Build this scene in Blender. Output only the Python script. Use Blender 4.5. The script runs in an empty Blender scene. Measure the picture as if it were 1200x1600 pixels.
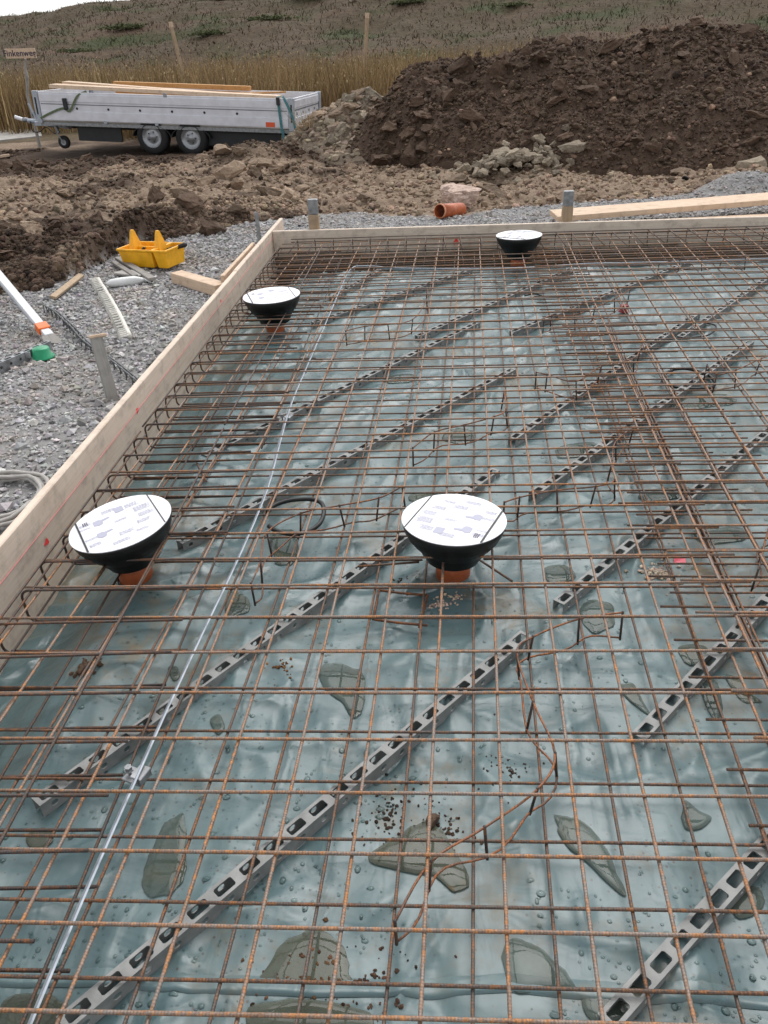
import bpy, math, random
import numpy as np
from mathutils import Matrix, Vector
random.seed(7); rng = np.random.default_rng(11)
SC = bpy.context.scene
COL = SC.collection
R_ = math.radians

# ------------------------------------------------------------------ camera (solved from the mesh lattice and the formwork)
F = 1210.0; CAMZ = 1.50
def _cam():
    sl = -0.045
    p1 = np.array([-600, 71+sl*(0-675)-800, F]); p2 = np.array([600, 71+sl*(1200-675)-800, F])
    up = np.cross(p1, p2); up /= np.linalg.norm(up)
    if up[1] > 0: up = -up
    fy = np.array([75.0, 71-800, F]); fy /= np.linalg.norm(fy)
    return np.array([np.cross(fy, up), fy, up])
RM = _cam(); CP = np.array([0, 0, CAMZ])
def _ray(x, y): return RM @ np.array([x-600, y-800, F])
def P(x, y, z=0.15):
    d = _ray(x, y); return CP + d*((z-CAMZ)/d[2])
def PY(x, y, Y):
    d = _ray(x, y); return CP + d*(Y/d[1])
def PX(x, y, X):
    d = _ray(x, y); return CP + d*(X/d[0])
cam = bpy.data.cameras.new('camera'); camo = bpy.data.objects.new('camera', cam); COL.objects.link(camo)
m = Matrix.Identity(4)
for i in range(3):
    m[i][0] = RM[i][0]; m[i][1] = -RM[i][1]; m[i][2] = -RM[i][2]; m[i][3] = CP[i]
camo.matrix_world = m
cam.sensor_fit = 'VERTICAL'; cam.sensor_height = 36; cam.sensor_width = 27; cam.lens = 36*F/1600
cam.clip_start = 0.05; cam.clip_end = 2000
SC.camera = camo
SC.render.resolution_x = 768; SC.render.resolution_y = 1024

# ------------------------------------------------------------------ overcast sky and weak soft sun
SUN_EL, SUN_AZ = 58, 12          # azimuth: clockwise from +Y
w = bpy.data.worlds.new('World'); SC.world = w; w.use_nodes = True
nt = w.node_tree; nt.nodes.clear()
sky = nt.nodes.new('ShaderNodeTexSky'); sky.sky_type = 'NISHITA'; sky.sun_disc = False
sky.sun_elevation = R_(SUN_EL); sky.sun_rotation = R_(SUN_AZ)
sky.air_density = 1.0; sky.dust_density = 2.0; sky.ozone_density = 1.0
hs = nt.nodes.new('ShaderNodeHueSaturation'); hs.inputs['Saturation'].default_value = 0.13
bg = nt.nodes.new('ShaderNodeBackground'); bg.inputs['Strength'].default_value = 0.15
wo = nt.nodes.new('ShaderNodeOutputWorld')
nt.links.new(sky.outputs[0], hs.inputs['Color']); nt.links.new(hs.outputs[0], bg.inputs[0]); nt.links.new(bg.outputs[0], wo.inputs[0])
sl = bpy.data.lights.new('sun', 'SUN'); sl.energy = 0.8; sl.angle = R_(45); sl.color = (1, 0.97, 0.93)
so = bpy.data.objects.new('sun', sl); COL.objects.link(so); so.location = (3, 6, 20)
dv = Vector((math.sin(R_(SUN_AZ))*math.cos(R_(SUN_EL)), math.cos(R_(SUN_AZ))*math.cos(R_(SUN_EL)), math.sin(R_(SUN_EL))))
so.rotation_euler = dv.to_track_quat('Z', 'Y').to_euler()
SC.view_settings.view_transform = 'Standard'; SC.view_settings.look = 'None'
SC.view_settings.exposure = 0.78; SC.view_settings.gamma = 1.0; SC.view_settings.use_curve_mapping = False

# ------------------------------------------------------------------ helpers: objects
def setp(o, label=None, cat=None, group=None, kind=None):
    if label: o['label'] = label
    if cat: o['category'] = cat
    if group: o['group'] = group
    if kind: o['kind'] = kind
    return o
def empty(name, loc, label, cat, group=None):
    o = bpy.data.objects.new(name, None); COL.objects.link(o); o.location = loc
    o.empty_display_size = 0.05
    return setp(o, label, cat, group)
def adopt(o, parent):
    o.parent = parent
    if parent.type == 'EMPTY' or parent.parent is None: o.matrix_parent_inverse = parent.matrix_basis.inverted()
def link(name, me, parent=None):
    o = bpy.data.objects.new(name, me); COL.objects.link(o)
    if parent is not None: adopt(o, parent)
    return o
def mesh(name, V, Fs, mat=None, smooth=False):
    me = bpy.data.meshes.new(name); me.from_pydata([tuple(v) for v in V], [], Fs)
    if mat: me.materials.append(mat)
    if smooth: me.polygons.foreach_set('use_smooth', [True]*len(me.polygons))
    me.update(); return me
def npmesh(name, V, T, mat=None, smooth=False, col=None):
    """fast mesh from numpy arrays; T is (n,3) or (n,4); col is (nverts,3)"""
    V = np.ascontiguousarray(V, dtype=np.float32); T = np.ascontiguousarray(T, dtype=np.int32); k = T.shape[1]
    me = bpy.data.meshes.new(name); me.vertices.add(len(V)); me.vertices.foreach_set('co', V.ravel())
    me.loops.add(T.size); me.loops.foreach_set('vertex_index', T.ravel())
    me.polygons.add(len(T)); me.polygons.foreach_set('loop_start', np.arange(0, T.size, k, dtype=np.int32))
    me.polygons.foreach_set('loop_total', np.full(len(T), k, dtype=np.int32))
    me.polygons.foreach_set('use_smooth', np.full(len(T), smooth))
    if col is not None:
        a = me.attributes.new('tint', 'FLOAT_COLOR', 'POINT')
        c = np.ones((len(V), 4), dtype=np.float32); c[:, :3] = col
        a.data.foreach_set('color', c.ravel())
    if mat: me.materials.append(mat)
    me.update(calc_edges=True); me.validate(); return me
class MB:
    """collects shapes, builds ONE mesh object"""
    def __init__(s): s.v = []; s.f = []
    def add(s, V, Fs):
        o = len(s.v); s.v += [tuple(v) for v in V]; s.f += [tuple(i+o for i in f) for f in Fs]; return s
    def hexa(s, p): # 8 corners bottom ring, top ring
        return s.add(p, [(3,2,1,0),(4,5,6,7),(0,1,5,4),(1,2,6,5),(2,3,7,6),(3,0,4,7)])
    def box(s, x0, x1, y0, y1, z0, z1, b=0.0):
        if b <= 0: return s.hexa([(x0,y0,z0),(x1,y0,z0),(x1,y1,z0),(x0,y1,z0),(x0,y0,z1),(x1,y0,z1),(x1,y1,z1),(x0,y1,z1)])
        V = []
        for z, q in ((z0, b), (z0+b, 0), (z1-b, 0), (z1, b)):
            for (sx, sy) in ((0,0),(1,0),(1,1),(0,1)):
                X = (x1 if sx else x0); Y = (y1 if sy else y0); dx = -1 if sx else 1; dy = -1 if sy else 1
                V += [(X+dx*(q+b), Y+dy*q, z), (X+dx*q, Y+dy*(q+b), z)] if (sx+sy) % 2 else [(X+dx*q, Y+dy*(q+b), z), (X+dx*(q+b), Y+dy*q, z)]
        Fs = [tuple(range(7,-1,-1)), tuple(range(24,32))]
        for k in range(3):
            for j in range(8): Fs.append((k*8+j, k*8+(j+1)%8, k*8+8+(j+1)%8, k*8+8+j))
        return s.add(V, Fs)
    def tube(s, pts, r, n=8, cap=True):
        V, Fs = tube(pts, r, n, cap); return s.add(V, Fs)
    def prism(s, poly, z0, z1):
        n = len(poly); V = [(x,y,z0) for x,y in poly]+[(x,y,z1) for x,y in poly]
        return s.add(V, [tuple(range(n-1,-1,-1)), tuple(range(n,2*n))]+[(i,(i+1)%n,n+(i+1)%n,n+i) for i in range(n)])
    def lathe(s, prof, n=32, c=(0,0,0), axis='z'):
        V = []; Fs = []
        for r, z in prof:
            for k in range(n):
                a = 2*math.pi*k/n; x, y = r*math.cos(a), r*math.sin(a)
                V.append((c[0]+x, c[1]+y, c[2]+z) if axis == 'z' else (c[0]+x, c[1]+z, c[2]+y))
        for i in range(len(prof)-1):
            for k in range(n):
                a, b = i*n+k, i*n+(k+1)%n; Fs.append((a, b, b+n, a+n))
        return s.add(V, Fs)
    def obj(s, name, mat, parent=None, smooth=False, bevel=0):
        o = link(name, mesh(name, s.v, s.f, mat, smooth), parent)
        if bevel:
            b = o.modifiers.new('bevel', 'BEVEL'); b.width = bevel; b.segments = 2; b.limit_method = 'ANGLE'
        return o
def tube(pts, r, n=8, cap=True):
    pts = [Vector(p) for p in pts]; V = []; Fs = []
    rr = r if isinstance(r, (list, tuple)) else [r]*len(pts)
    t0 = (pts[1]-pts[0]).normalized(); up = Vector((0,0,1)) if abs(t0.z) < .9 else Vector((0,1,0))
    nrm = t0.cross(up).normalized()
    for i, p in enumerate(pts):
        t = (pts[min(i+1, len(pts)-1)]-pts[max(i-1, 0)]).normalized()
        nrm = (nrm - t*nrm.dot(t)).normalized(); bi = t.cross(nrm)
        for k in range(n):
            a = 2*math.pi*k/n; V.append(p+nrm*(math.cos(a)*rr[i])+bi*(math.sin(a)*rr[i]))
    for i in range(len(pts)-1):
        for k in range(n):
            a, b = i*n+k, i*n+(k+1)%n; Fs.append((a, b, b+n, a+n))
    if cap: Fs += [tuple(range(n-1,-1,-1)), tuple(range(len(V)-n, len(V)))]
    return V, Fs
def smoothpath(pts, k=6):
    pts = [np.array(p, float) for p in pts]; out = []
    for i in range(len(pts)-1):
        p0 = pts[max(i-1,0)]; p1 = pts[i]; p2 = pts[i+1]; p3 = pts[min(i+2,len(pts)-1)]
        for j in range(k):
            t = j/k
            out.append(.5*((2*p1)+(-p0+p2)*t+(2*p0-5*p1+4*p2-p3)*t*t+(-p0+3*p1-3*p2+p3)*t**3))
    out.append(pts[-1]); return out
def orient(o, A, B, roll=0.0):
    """put a local +X object so that it runs from A towards B"""
    A = Vector(A); d = (Vector(B)-A); q = d.to_track_quat('X', 'Z')
    o.matrix_basis = Matrix.Translation(A) @ q.to_matrix().to_4x4() @ Matrix.Rotation(roll, 4, 'X')

# ------------------------------------------------------------------ helpers: noise
_H = np.random.default_rng(5).random((256, 256))
def vn(x, y, s=0):
    x = np.asarray(x, float)+s*17.31; y = np.asarray(y, float)+s*9.77
    xi = np.floor(x).astype(int); yi = np.floor(y).astype(int); fx = x-xi; fy = y-yi
    fx = fx*fx*fx*(fx*(fx*6-15)+10); fy = fy*fy*fy*(fy*(fy*6-15)+10)
    ux = x-xi; uy = y-yi
    def g(a, b, dx, dy):
        t = _H[a & 255, b & 255]*6.2832; return np.cos(t)*dx+np.sin(t)*dy
    v = (g(xi,yi,ux,uy)*(1-fx)+g(xi+1,yi,ux-1,uy)*fx)*(1-fy)+(g(xi,yi+1,ux,uy-1)*(1-fx)+g(xi+1,yi+1,ux-1,uy-1)*fx)*fy
    return v*.85+.5
def fbm(x, y, o=4, s=0, gain=.5):
    v = 0; a = 1; t = 0
    for k in range(o):
        v = v+a*vn(x*2**k, y*2**k, s+k*3); t += a; a *= gain
    return v/t*2-1
def sstep(a, b, x):
    t = np.clip((x-a)/(b-a), 0, 1); return t*t*(3-2*t)

# ------------------------------------------------------------------ helpers: materials
class M:
    def __init__(s, name, **kw):
        s.m = bpy.data.materials.new(name); s.m.use_nodes = True; s.t = s.m.node_tree
        s.b = s.t.nodes['Principled BSDF']
        for k, v in kw.items(): s.b.inputs[k.replace('_', ' ')].default_value = v if not (isinstance(v, tuple) and len(v) == 3) else (*v, 1)
    def n(s, typ, **kw):
        x = s.t.nodes.new('ShaderNode'+typ)
        for k, v in kw.items():
            if k in x.inputs.keys() or k.replace('_', ' ') in x.inputs.keys():
                x.inputs[k if k in x.inputs.keys() else k.replace('_', ' ')].default_value = v
            else: setattr(x, k, v)
        return x
    def l(s, a, b): s.t.links.new(a, b)
    def coord(s, kind='Object', scale=(1,1,1), rnd=False):
        c = s.n('TexCoord'); mp = s.n('Mapping'); mp.inputs['Scale'].default_value = scale
        if kind == 'World':
            g = s.n('NewGeometry'); s.l(g.outputs['Position'], mp.inputs[0])
        else: s.l(c.outputs[kind], mp.inputs[0])
        if rnd:
            oi = s.n('ObjectInfo'); mu = s.n('Math', operation='MULTIPLY'); mu.inputs[1].default_value = 37.0
            s.l(oi.outputs['Random'], mu.inputs[0]); s.l(mu.outputs[0], mp.inputs['Location'])
        return mp.outputs[0]
    def noise(s, co, scale, detail=4, rough=.55, dist=0.0):
        x = s.n('TexNoise'); x.inputs['Scale'].default_value = scale; x.inputs['Detail'].default_value = detail
        x.inputs['Roughness'].default_value = rough; x.inputs['Distortion'].default_value = dist
        s.l(co, x.inputs['Vector']); return x.outputs['Fac']
    def ramp(s, fac, stops):
        x = s.n('ValToRGB'); e = x.color_ramp.elements
        while len(e) < len(stops): e.new(.5)
        for el, (p, c) in zip(e, stops): el.position = p; el.color = (c, c, c, 1) if isinstance(c, (int, float)) else (*c, 1)
        s.l(fac, x.inputs[0]); return x.outputs[0]
    def mix(s, fac, a, b, mode='MIX'):
        x = s.n('MixRGB', blend_type=mode)
        for i, v in enumerate((fac, a, b)):
            if isinstance(v, (int, float)): x.inputs[i].default_value = v if i == 0 else (v, v, v, 1)
            elif isinstance(v, tuple): x.inputs[i].default_value = (*v, 1)
            else: s.l(v, x.inputs[i])
        return x.outputs[0]
    def attr(s, name='tint'):
        x = s.n('Attribute'); x.attribute_name = name; return x.outputs['Color']
    def bump(s, h, strength=.5, dist=.01, normal=None):
        x = s.n('Bump'); x.inputs['Strength'].default_value = strength; x.inputs['Distance'].default_value = dist
        s.l(h, x.inputs['Height'])
        if normal is not None: s.l(normal, x.inputs['Normal'])
        s.l(x.outputs[0], s.b.inputs['Normal']); return x.outputs[0]
    def base(s, c): s.l(c, s.b.inputs['Base Color']); return s
    def rough(s, c): s.l(c, s.b.inputs['Roughness']); return s
def flat(name, col, rough=.5, metallic=0.0, var=.12, scale=30, bump=0):
    a = M(name, Roughness=rough, Metallic=metallic); co = a.coord('Object')
    n = a.noise(co, scale, 5); dark = tuple(c*(1-var*2) for c in col); lite = tuple(min(1, c*(1+var)) for c in col)
    a.base(a.ramp(n, [(.3, dark), (.65, lite)]))
    a.rough(a.ramp(n, [(.3, max(0, rough-.08)), (.7, min(1, rough+.1))]))
    if bump: a.bump(n, .4, bump)
    return a.m

def mat_rust(name, steel, rust, orange, lo=.42):
    a = M(name, Metallic=.25); co = a.coord('Object', rnd=True)
    n1 = a.noise(co, 5, 5, .65); n2 = a.noise(co, 70, 4, .7); n3 = a.noise(co, 260, 2)
    c = a.mix(a.ramp(n1, [(lo, 0), (lo+.2, 1)]), steel, rust)
    sp = a.mix(1, a.ramp(n2, [(.46, 0), (.62, 1)]), a.ramp(n1, [(.3, .15), (.6, 1)]), 'MULTIPLY')
    c = a.mix(sp, c, orange); c = a.mix(1, c, a.ramp(n3, [(.25, .55), (.75, 1.25)]), 'MULTIPLY')
    wv = a.n('TexWave', wave_type='BANDS', bands_direction='X'); wv.inputs['Scale'].default_value = 55; wv.inputs['Distortion'].default_value = .6
    a.l(co, wv.inputs['Vector'])
    c = a.mix(1, c, a.ramp(wv.outputs['Fac'], [(.1, .86), (.7, 1.06)]), 'MULTIPLY')
    a.base(c); a.rough(a.ramp(n2, [(.3, .42), (.7, .8)])); a.bump(wv.outputs['Fac'], .35, .0008)
    return a.m
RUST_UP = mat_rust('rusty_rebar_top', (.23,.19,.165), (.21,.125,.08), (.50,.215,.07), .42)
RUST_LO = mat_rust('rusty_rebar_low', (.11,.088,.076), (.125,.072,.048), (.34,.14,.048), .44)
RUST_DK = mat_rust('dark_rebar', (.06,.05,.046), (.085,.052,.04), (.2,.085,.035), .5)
RUST_WIRE = mat_rust('rusty_wire', (.09,.06,.048), (.20,.085,.045), (.42,.15,.045), .4)

def mat_film():
    a = M('plastic_film', Roughness=.28); co = a.coord('World')
    n1 = a.noise(co, 2.2, 4, .5); n2 = a.noise(co, 14, 5, .6, .4)
    c = a.ramp(n1, [(.3, (.076,.128,.136)), (.7, (.114,.176,.182))])
    rd = a.n('TexNoise', noise_type='RIDGED_MULTIFRACTAL'); rd.inputs['Scale'].default_value = 3.2; rd.inputs['Detail'].default_value = 4; rd.inputs['Distortion'].default_value = .9
    a.l(a.coord('World', (1, 1.5, 1)), rd.inputs['Vector'])
    c = a.mix(a.ramp(n2, [(.58, 0), (.8, .22)]), c, (.27,.32,.30))                     # dried dust film
    n4 = a.noise(co, 1.5, 6, .72); st = a.mix(1, a.ramp(n4, [(.50, 0), (.64, 1)]), a.ramp(n2, [(.38, .05), (.60, .85)]), 'MULTIPLY')
    c = a.mix(st, c, (.17,.125,.065))                                                # rusty run-off
    v = a.n('TexVoronoi'); v.inputs['Scale'].default_value = 44; a.l(co, v.inputs['Vector'])
    sp = a.mix(1, a.ramp(v.outputs['Distance'], [(.08, 1), (.17, 0)]), a.ramp(a.noise(co, 3.1, 3), [(.42, 0), (.58, .85)]), 'MULTIPLY')
    c = a.mix(sp, c, (.06,.042,.03))
    a.base(c); a.rough(a.mix(1, a.ramp(n1, [(.35, .27), (.65, .42)]), a.ramp(st, [(0, 0), (1, .25)]), 'ADD'))
    wr = a.noise(a.coord('World', (1, 2.0, 1)), 4.5, 2, .5, 1.6)
    wr2 = a.noise(a.coord('World', (2.6, .9, 1)), 5, 2, .5, 1.2)
    wr3 = a.noise(co, 30, 3, .6, 1.0)
    rd2 = a.n('TexNoise', noise_type='RIDGED_MULTIFRACTAL'); rd2.inputs['Scale'].default_value = 8; rd2.inputs['Detail'].default_value = 3; rd2.inputs['Distortion'].default_value = 1.4
    a.l(a.coord('World', (1.7, .8, 1)), rd2.inputs['Vector'])
    b1 = a.bump(wr, .30, .015); b2 = a.bump(wr2, .25, .012, b1); b3 = a.bump(rd.outputs['Fac'], .28, .010, b2); b4 = a.bump(rd2.outputs['Fac'], .22, .004, b3); a.bump(wr3, .10, .003, b4)
    a.b.inputs['Specular IOR Level'].default_value = .6
    return a.m
FILM = mat_film()
def mat_water(name, tint, murk, mfac, rough, mud=(.16,.095,.04)):
    a = M(name); co = a.coord('World'); t = a.t; t.nodes.remove(a.b)
    tr = a.n('BsdfTransparent'); tr.inputs[0].default_value = (*tint, 1); gl = a.n('BsdfGlossy'); gl.inputs['Roughness'].default_value = rough
    df = a.n('BsdfDiffuse'); n = a.noise(co, 8, 4, .6); n2 = a.noise(co, 22, 3)
    c = a.ramp(n, [(.40, murk), (.64, (.098,.112,.086)), (.80, mud)]); c = a.mix(a.ramp(n2, [(.66, 0), (.76, .6)]), c, (.05,.04,.025)); a.l(c, df.inputs[0])
    m1 = a.n('MixShader'); a.l(tr.outputs[0], m1.inputs[1]); a.l(df.outputs[0], m1.inputs[2])
    if mfac: a.l(a.ramp(n, [(.3, mfac*.6), (.75, min(1, mfac*1.6))]), m1.inputs[0])
    else: m1.inputs[0].default_value = 0
    fr = a.n('Fresnel'); fr.inputs[0].default_value = 1.34; m2 = a.n('MixShader')
    a.l(fr.outputs[0], m2.inputs[0]); a.l(m1.outputs[0], m2.inputs[1]); a.l(gl.outputs[0], m2.inputs[2])
    a.l(m2.outputs[0], t.nodes['Material Output'].inputs[0]); return a.m
WATER = mat_water('puddle_water', (.86,.90,.85), (.090,.120,.110), .55, .025)
WATER_MUD = mat_water('muddy_puddle_water', (.80,.82,.74), (.098,.102,.074), .65, .03, (.18,.10,.04))
DROP = mat_water('water_drop', (.80,.85,.84), (.1,.1,.1), 0, .03)
def mat_wood(name, c1, c2, c3, axis='Y', stain_shade=None, rough=.75, grain=60):
    a = M(name, Roughness=rough); sc = {'X': (.06,1,1), 'Y': (1,.06,1), 'Z': (1,1,.06)}[axis]
    co = a.coord('Object', sc, rnd=True); n = a.noise(co, grain, 5, .6, .5); n2 = a.noise(a.coord('Object', rnd=True), 2.5, 5, .65)
    c = a.ramp(n, [(.3, c1), (.55, c2), (.75, c3)])
    c = a.mix(a.ramp(n2, [(.3, .0), (.75, .55)]), c, c1)
    n3 = a.noise(a.coord('Object', rnd=True), 16, 4, .6); c = a.mix(1, c, a.ramp(n3, [(.28, .72), (.5, 1)]), 'MULTIPLY')
    if stain_shade is not None:
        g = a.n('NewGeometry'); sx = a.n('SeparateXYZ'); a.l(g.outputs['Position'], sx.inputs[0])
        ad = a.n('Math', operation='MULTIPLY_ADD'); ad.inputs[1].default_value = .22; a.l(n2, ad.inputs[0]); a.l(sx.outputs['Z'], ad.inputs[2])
        c = a.mix(a.ramp(ad.outputs[0], [(.10, 1), (.17, 0)]), c, stain_shade)  # lower board browner: wet dirt, with the trench shade also put into the colour
    a.base(c); a.bump(n, .25, .003); return a.m
FORM_Y = mat_wood('formwork_wood', (.56,.44,.345), (.70,.585,.48), (.64,.52,.415), 'Y')
FORM_X = mat_wood('formwork_wood_back', (.57,.465,.37), (.72,.615,.51), (.63,.53,.43), 'X', stain_shade=(.13,.085,.05))
PINE = mat_wood('fresh_pine', (.52,.37,.25), (.66,.50,.365), (.58,.42,.29), 'X')
PINE_OR = mat_wood('orange_pine', (.42,.21,.07), (.55,.30,.11), (.36,.17,.06), 'X')
WOOD_GREY = mat_wood('weathered_wood', (.19,.175,.16), (.30,.28,.255), (.24,.225,.205), 'X')
STAKE = mat_wood('stake_wood', (.33,.23,.14), (.44,.33,.22), (.36,.26,.17), 'Z')
STAKE_GREY = mat_wood('stake_grey', (.21,.20,.18), (.33,.315,.29), (.26,.245,.225), 'Z')
GALV = flat('galvanised_steel', (.40,.44,.49), .45, .3, .10, 40)
GALV_DULL = flat('dull_galvanised', (.30,.31,.32), .5, .6, .2, 25)
STRIPM = flat('grey_spacer_plastic', (.25,.252,.243), .55, 0, .16, 22)
STRIPDK = flat('dark_grey_plastic', (.10,.105,.108), .5, 0, .2, 40)
BLACKP = flat('black_plastic', (.007,.0075,.008), .45, 0, .2, 20)
ORANGEP = flat('orange_brown_pvc', (.42,.105,.035), .42, 0, .15, 18)
WHITEP = flat('white_label', (.80,.80,.83), .5, 0, .03, 8)
PRINT = M('print_grey', Base_Color=(.40,.40,.49), Roughness=.6).m
PRINTD = M('print_dark', Base_Color=(.12,.11,.16), Roughness=.6).m
YELLOW = flat('yellow_plastic', (.86,.43,.012), .45, 0, .1, 14)
ALU = flat('trailer_aluminium', (.68,.69,.74), .42, .2, .06, 6)
ALU_DK = flat('trailer_groove', (.17,.175,.19), .5, .3, .1, 10)
DARKSTEEL = flat('dark_chassis', (.022,.024,.026), .55, .1, .2, 9)
TYRE = flat('tyre_rubber', (.016,.016,.017), .8, 0, .25, 25)
RIM = flat('wheel_rim', (.36,.37,.385), .4, .5, .12, 16)
TEAL = flat('teal_strap', (.07,.22,.24), .8, 0, .2, 30)
OLIVE = flat('green_strap', (.13,.17,.09), .85, 0, .2, 30)
RED = M('red_plastic', Base_Color=(.28,.02,.025), Roughness=.35).m
REDPAINT = M('red_spray_paint', Base_Color=(.85,.05,.05), Roughness=.7).m
PINKSTR = M('pink_string', Base_Color=(.70,.25,.25), Roughness=.8).m
SIGNOR = M('orange_plate', Base_Color=(.72,.10,.03), Roughness=.4).m
GREENP = flat('green_plastic', (.01,.27,.12), .35, 0, .1, 20)
ORCLIP = flat('orange_clip', (.78,.15,.02), .4, 0, .1, 20)
WHITEW = flat('white_painted_batten', (.66,.67,.69), .5, 0, .08, 12)
WHITEB = flat('white_tube', (.66,.67,.66), .35, 0, .06, 12)
CREAMP = flat('cream_plastic', (.62,.60,.54), .55, 0, .1, 20)
CABLE = flat('grey_conduit', (.36,.34,.315), .5, 0, .1, 30)
CONC = flat('pale_concrete', (.36,.34,.315), .9, 0, .12, 6, .004)
PINKST = flat('pink_stone', (.42,.31,.265), .95, 0, .16, 12, .01)

def mat_tint(name, rough=.9, bscale=35, bdist=.006, var=.25):
    a = M(name, Roughness=rough); co = a.coord('World'); n = a.noise(co, bscale, 5, .65)
    a.base(a.mix(1, a.attr(), a.ramp(n, [(.25, 1-var), (.75, 1+var)]), 'MULTIPLY')); a.bump(n, .7, bdist)
    a.b.inputs['Specular IOR Level'].default_value = .2
    return a.m
SOIL = mat_tint('soil', .95, 26, .03, .35)
CLOD = mat_tint('soil_clod', .95, 50, .012, .3)
STONE = mat_tint('crushed_stone', .85, 80, .004, .22)
def mat_grass(name):
    a = M(name, Roughness=.9); a.base(a.attr()); a.b.inputs['Specular IOR Level'].default_value = .1; return a.m
GRASS = mat_grass('dry_grass'); HILLM = mat_tint('hill_soil', .95, 3, .15, .3)

# ------------------------------------------------------------------ ground
GBX = [-60,-9,-4,-3.1,-2.78,-2.66,-2.58,-2.1,-1.5,-.78,.14,.97,2.24,3.6,6,60]
GBY = [5.0,5.2,5.3,5.4,5.55,6.4,6.95,7.5,8.05,8.2,7.75,8.25,8.5,8.8,9.0,9.2]
def yb(x, y=None): return np.interp(x, GBX, GBY)+.10*fbm(x*3.1, x*0+2.2, 3, 4)
MFX = [-1.6,-.7,0,1.8,4,6,9]; MFY = [12.9,12.3,11.5,10.75,10.3,10.1,10.2]
MRX = [-1.7,-1.2,-.73,-.33,.42,1.07,1.55,1.8,2.36,2.98,3.77,4.31,4.8,6.5,8,9.5]
MRZ = [0,.3,.76,1.14,1.22,1.24,1.40,1.44,1.32,1.45,1.55,1.48,1.36,1.3,.9,0]
def mound(x, y):
    f = np.interp(x, MFX, MFY); zr = np.interp(x, MRX, MRZ); r = 13.2
    s = np.clip((y-f)/(r-f), 0, 1); front = s**.85
    back = 1-sstep(0, 1, (y-r-.3)/3.0)
    z = zr*np.where(y < r+.3, front, back)
    return z*(1+.10*fbm(x*1.3, y*1.3, 3, 31))
def ground_z(x, y):
    x = np.asarray(x, float); y = np.asarray(y, float); b = yb(x)
    d = sstep(-.05, .45, y-b)
    grav = .085+.022*fbm(x*1.6, y*1.6, 3, 2)+.012*fbm(x*9, y*9, 3, 3)
    grav = grav+.20*np.exp(-(((x-3.15)/.5)**2+((y-8.75)/.35)**2))
    bank = .30*sstep(-1.4, -2.8, x)*np.exp(-np.clip(y-b-.5, 0, 9)/2.5)
    lum = .13*fbm(x*.9, y*.9, 3, 7)+.10*np.abs(fbm(x*2.2, y*2.2, 4, 8))+.035*fbm(x*7, y*7, 3, 9)
    rough = 1-sstep(16, 19, y)*.8
    soil = .02+bank+lum*rough+.28*np.exp(-(((x+2.7)/.9)**2+((y-12.9)/.6)**2))
    soil = soil-.16*np.exp(-(((x+3.6)/.7)**2+((y-6.1)/.5)**2))
    flat_tr = np.exp(-(((x+5)/2.6)**4+((y-15.9)/1.5)**4)); soil = soil*(1-flat_tr)+flat_tr*(.0+.02*fbm(x*4, y*4, 3, 5))
    z = grav*(1-d)+soil*d
    slab = (x > -1.372) & (y < 6.735)
    return np.where(slab, -.42, z)
def axis(segs):
    out = []
    for a, b, n in segs: out += list(np.linspace(a, b, n, endpoint=False))
    return np.array(out+[segs[-1][1]])
def grid(gx, gy):
    X, Y = np.meshgrid(gx, gy); nx = len(gx); i = np.arange(len(gx)*len(gy)).reshape(len(gy), nx)
    T = np.stack([i[:-1,:-1], i[:-1,1:], i[1:,1:], i[1:,:-1]], -1).reshape(-1, 4); return X.ravel(), Y.ravel(), T
DK = np.array([.066,.044,.031]); LT = np.array([.30,.222,.160]); GRV = np.array([.33,.32,.315]); FIELD = np.array([.10,.075,.042])
def soil_col(x, y):
    k = sstep(-.25, .35, fbm(x*.7, y*1.1, 4, 21)+.35*np.exp(-((y-9.5)/2.2)**2)+.2*sstep(-3, 1, x)-.75*np.exp(-(((x+3.6)/1.3)**2+((y-6.4)/1.2)**2))-.7*np.exp(-(((x+6)/3.5)**2+((y-14.8)/1.8)**2)))
    return DK[None]*(1-k[:,None])+LT[None]*k[:,None]*.8
gx = axis([(-700,-60,14),(-60,-12,40),(-12,-6.5,60),(-6.5,4.5,330),(4.5,12,60),(12,60,40),(60,700,14)])
gy = axis([(-60,-2,12),(-2,2,30),(2,9.6,230),(9.6,17,160),(17,26,60),(26,80,20),(80,1200,20)])
X, Y, T = grid(gx, gy); Z = ground_z(X, Y)
d = sstep(-.03, .10, Y-yb(X))[:,None]; c = GRV*.75*(1-d)+soil_col(X, Y)*d
fz_ = sstep(17, 19.5, Y)[:,None]; c = c*(1-fz_)+FIELD*fz_
ground = link('ground', npmesh('ground', np.stack([X,Y,Z],1), T, SOIL, True, c)); setp(ground, kind='structure')

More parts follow.
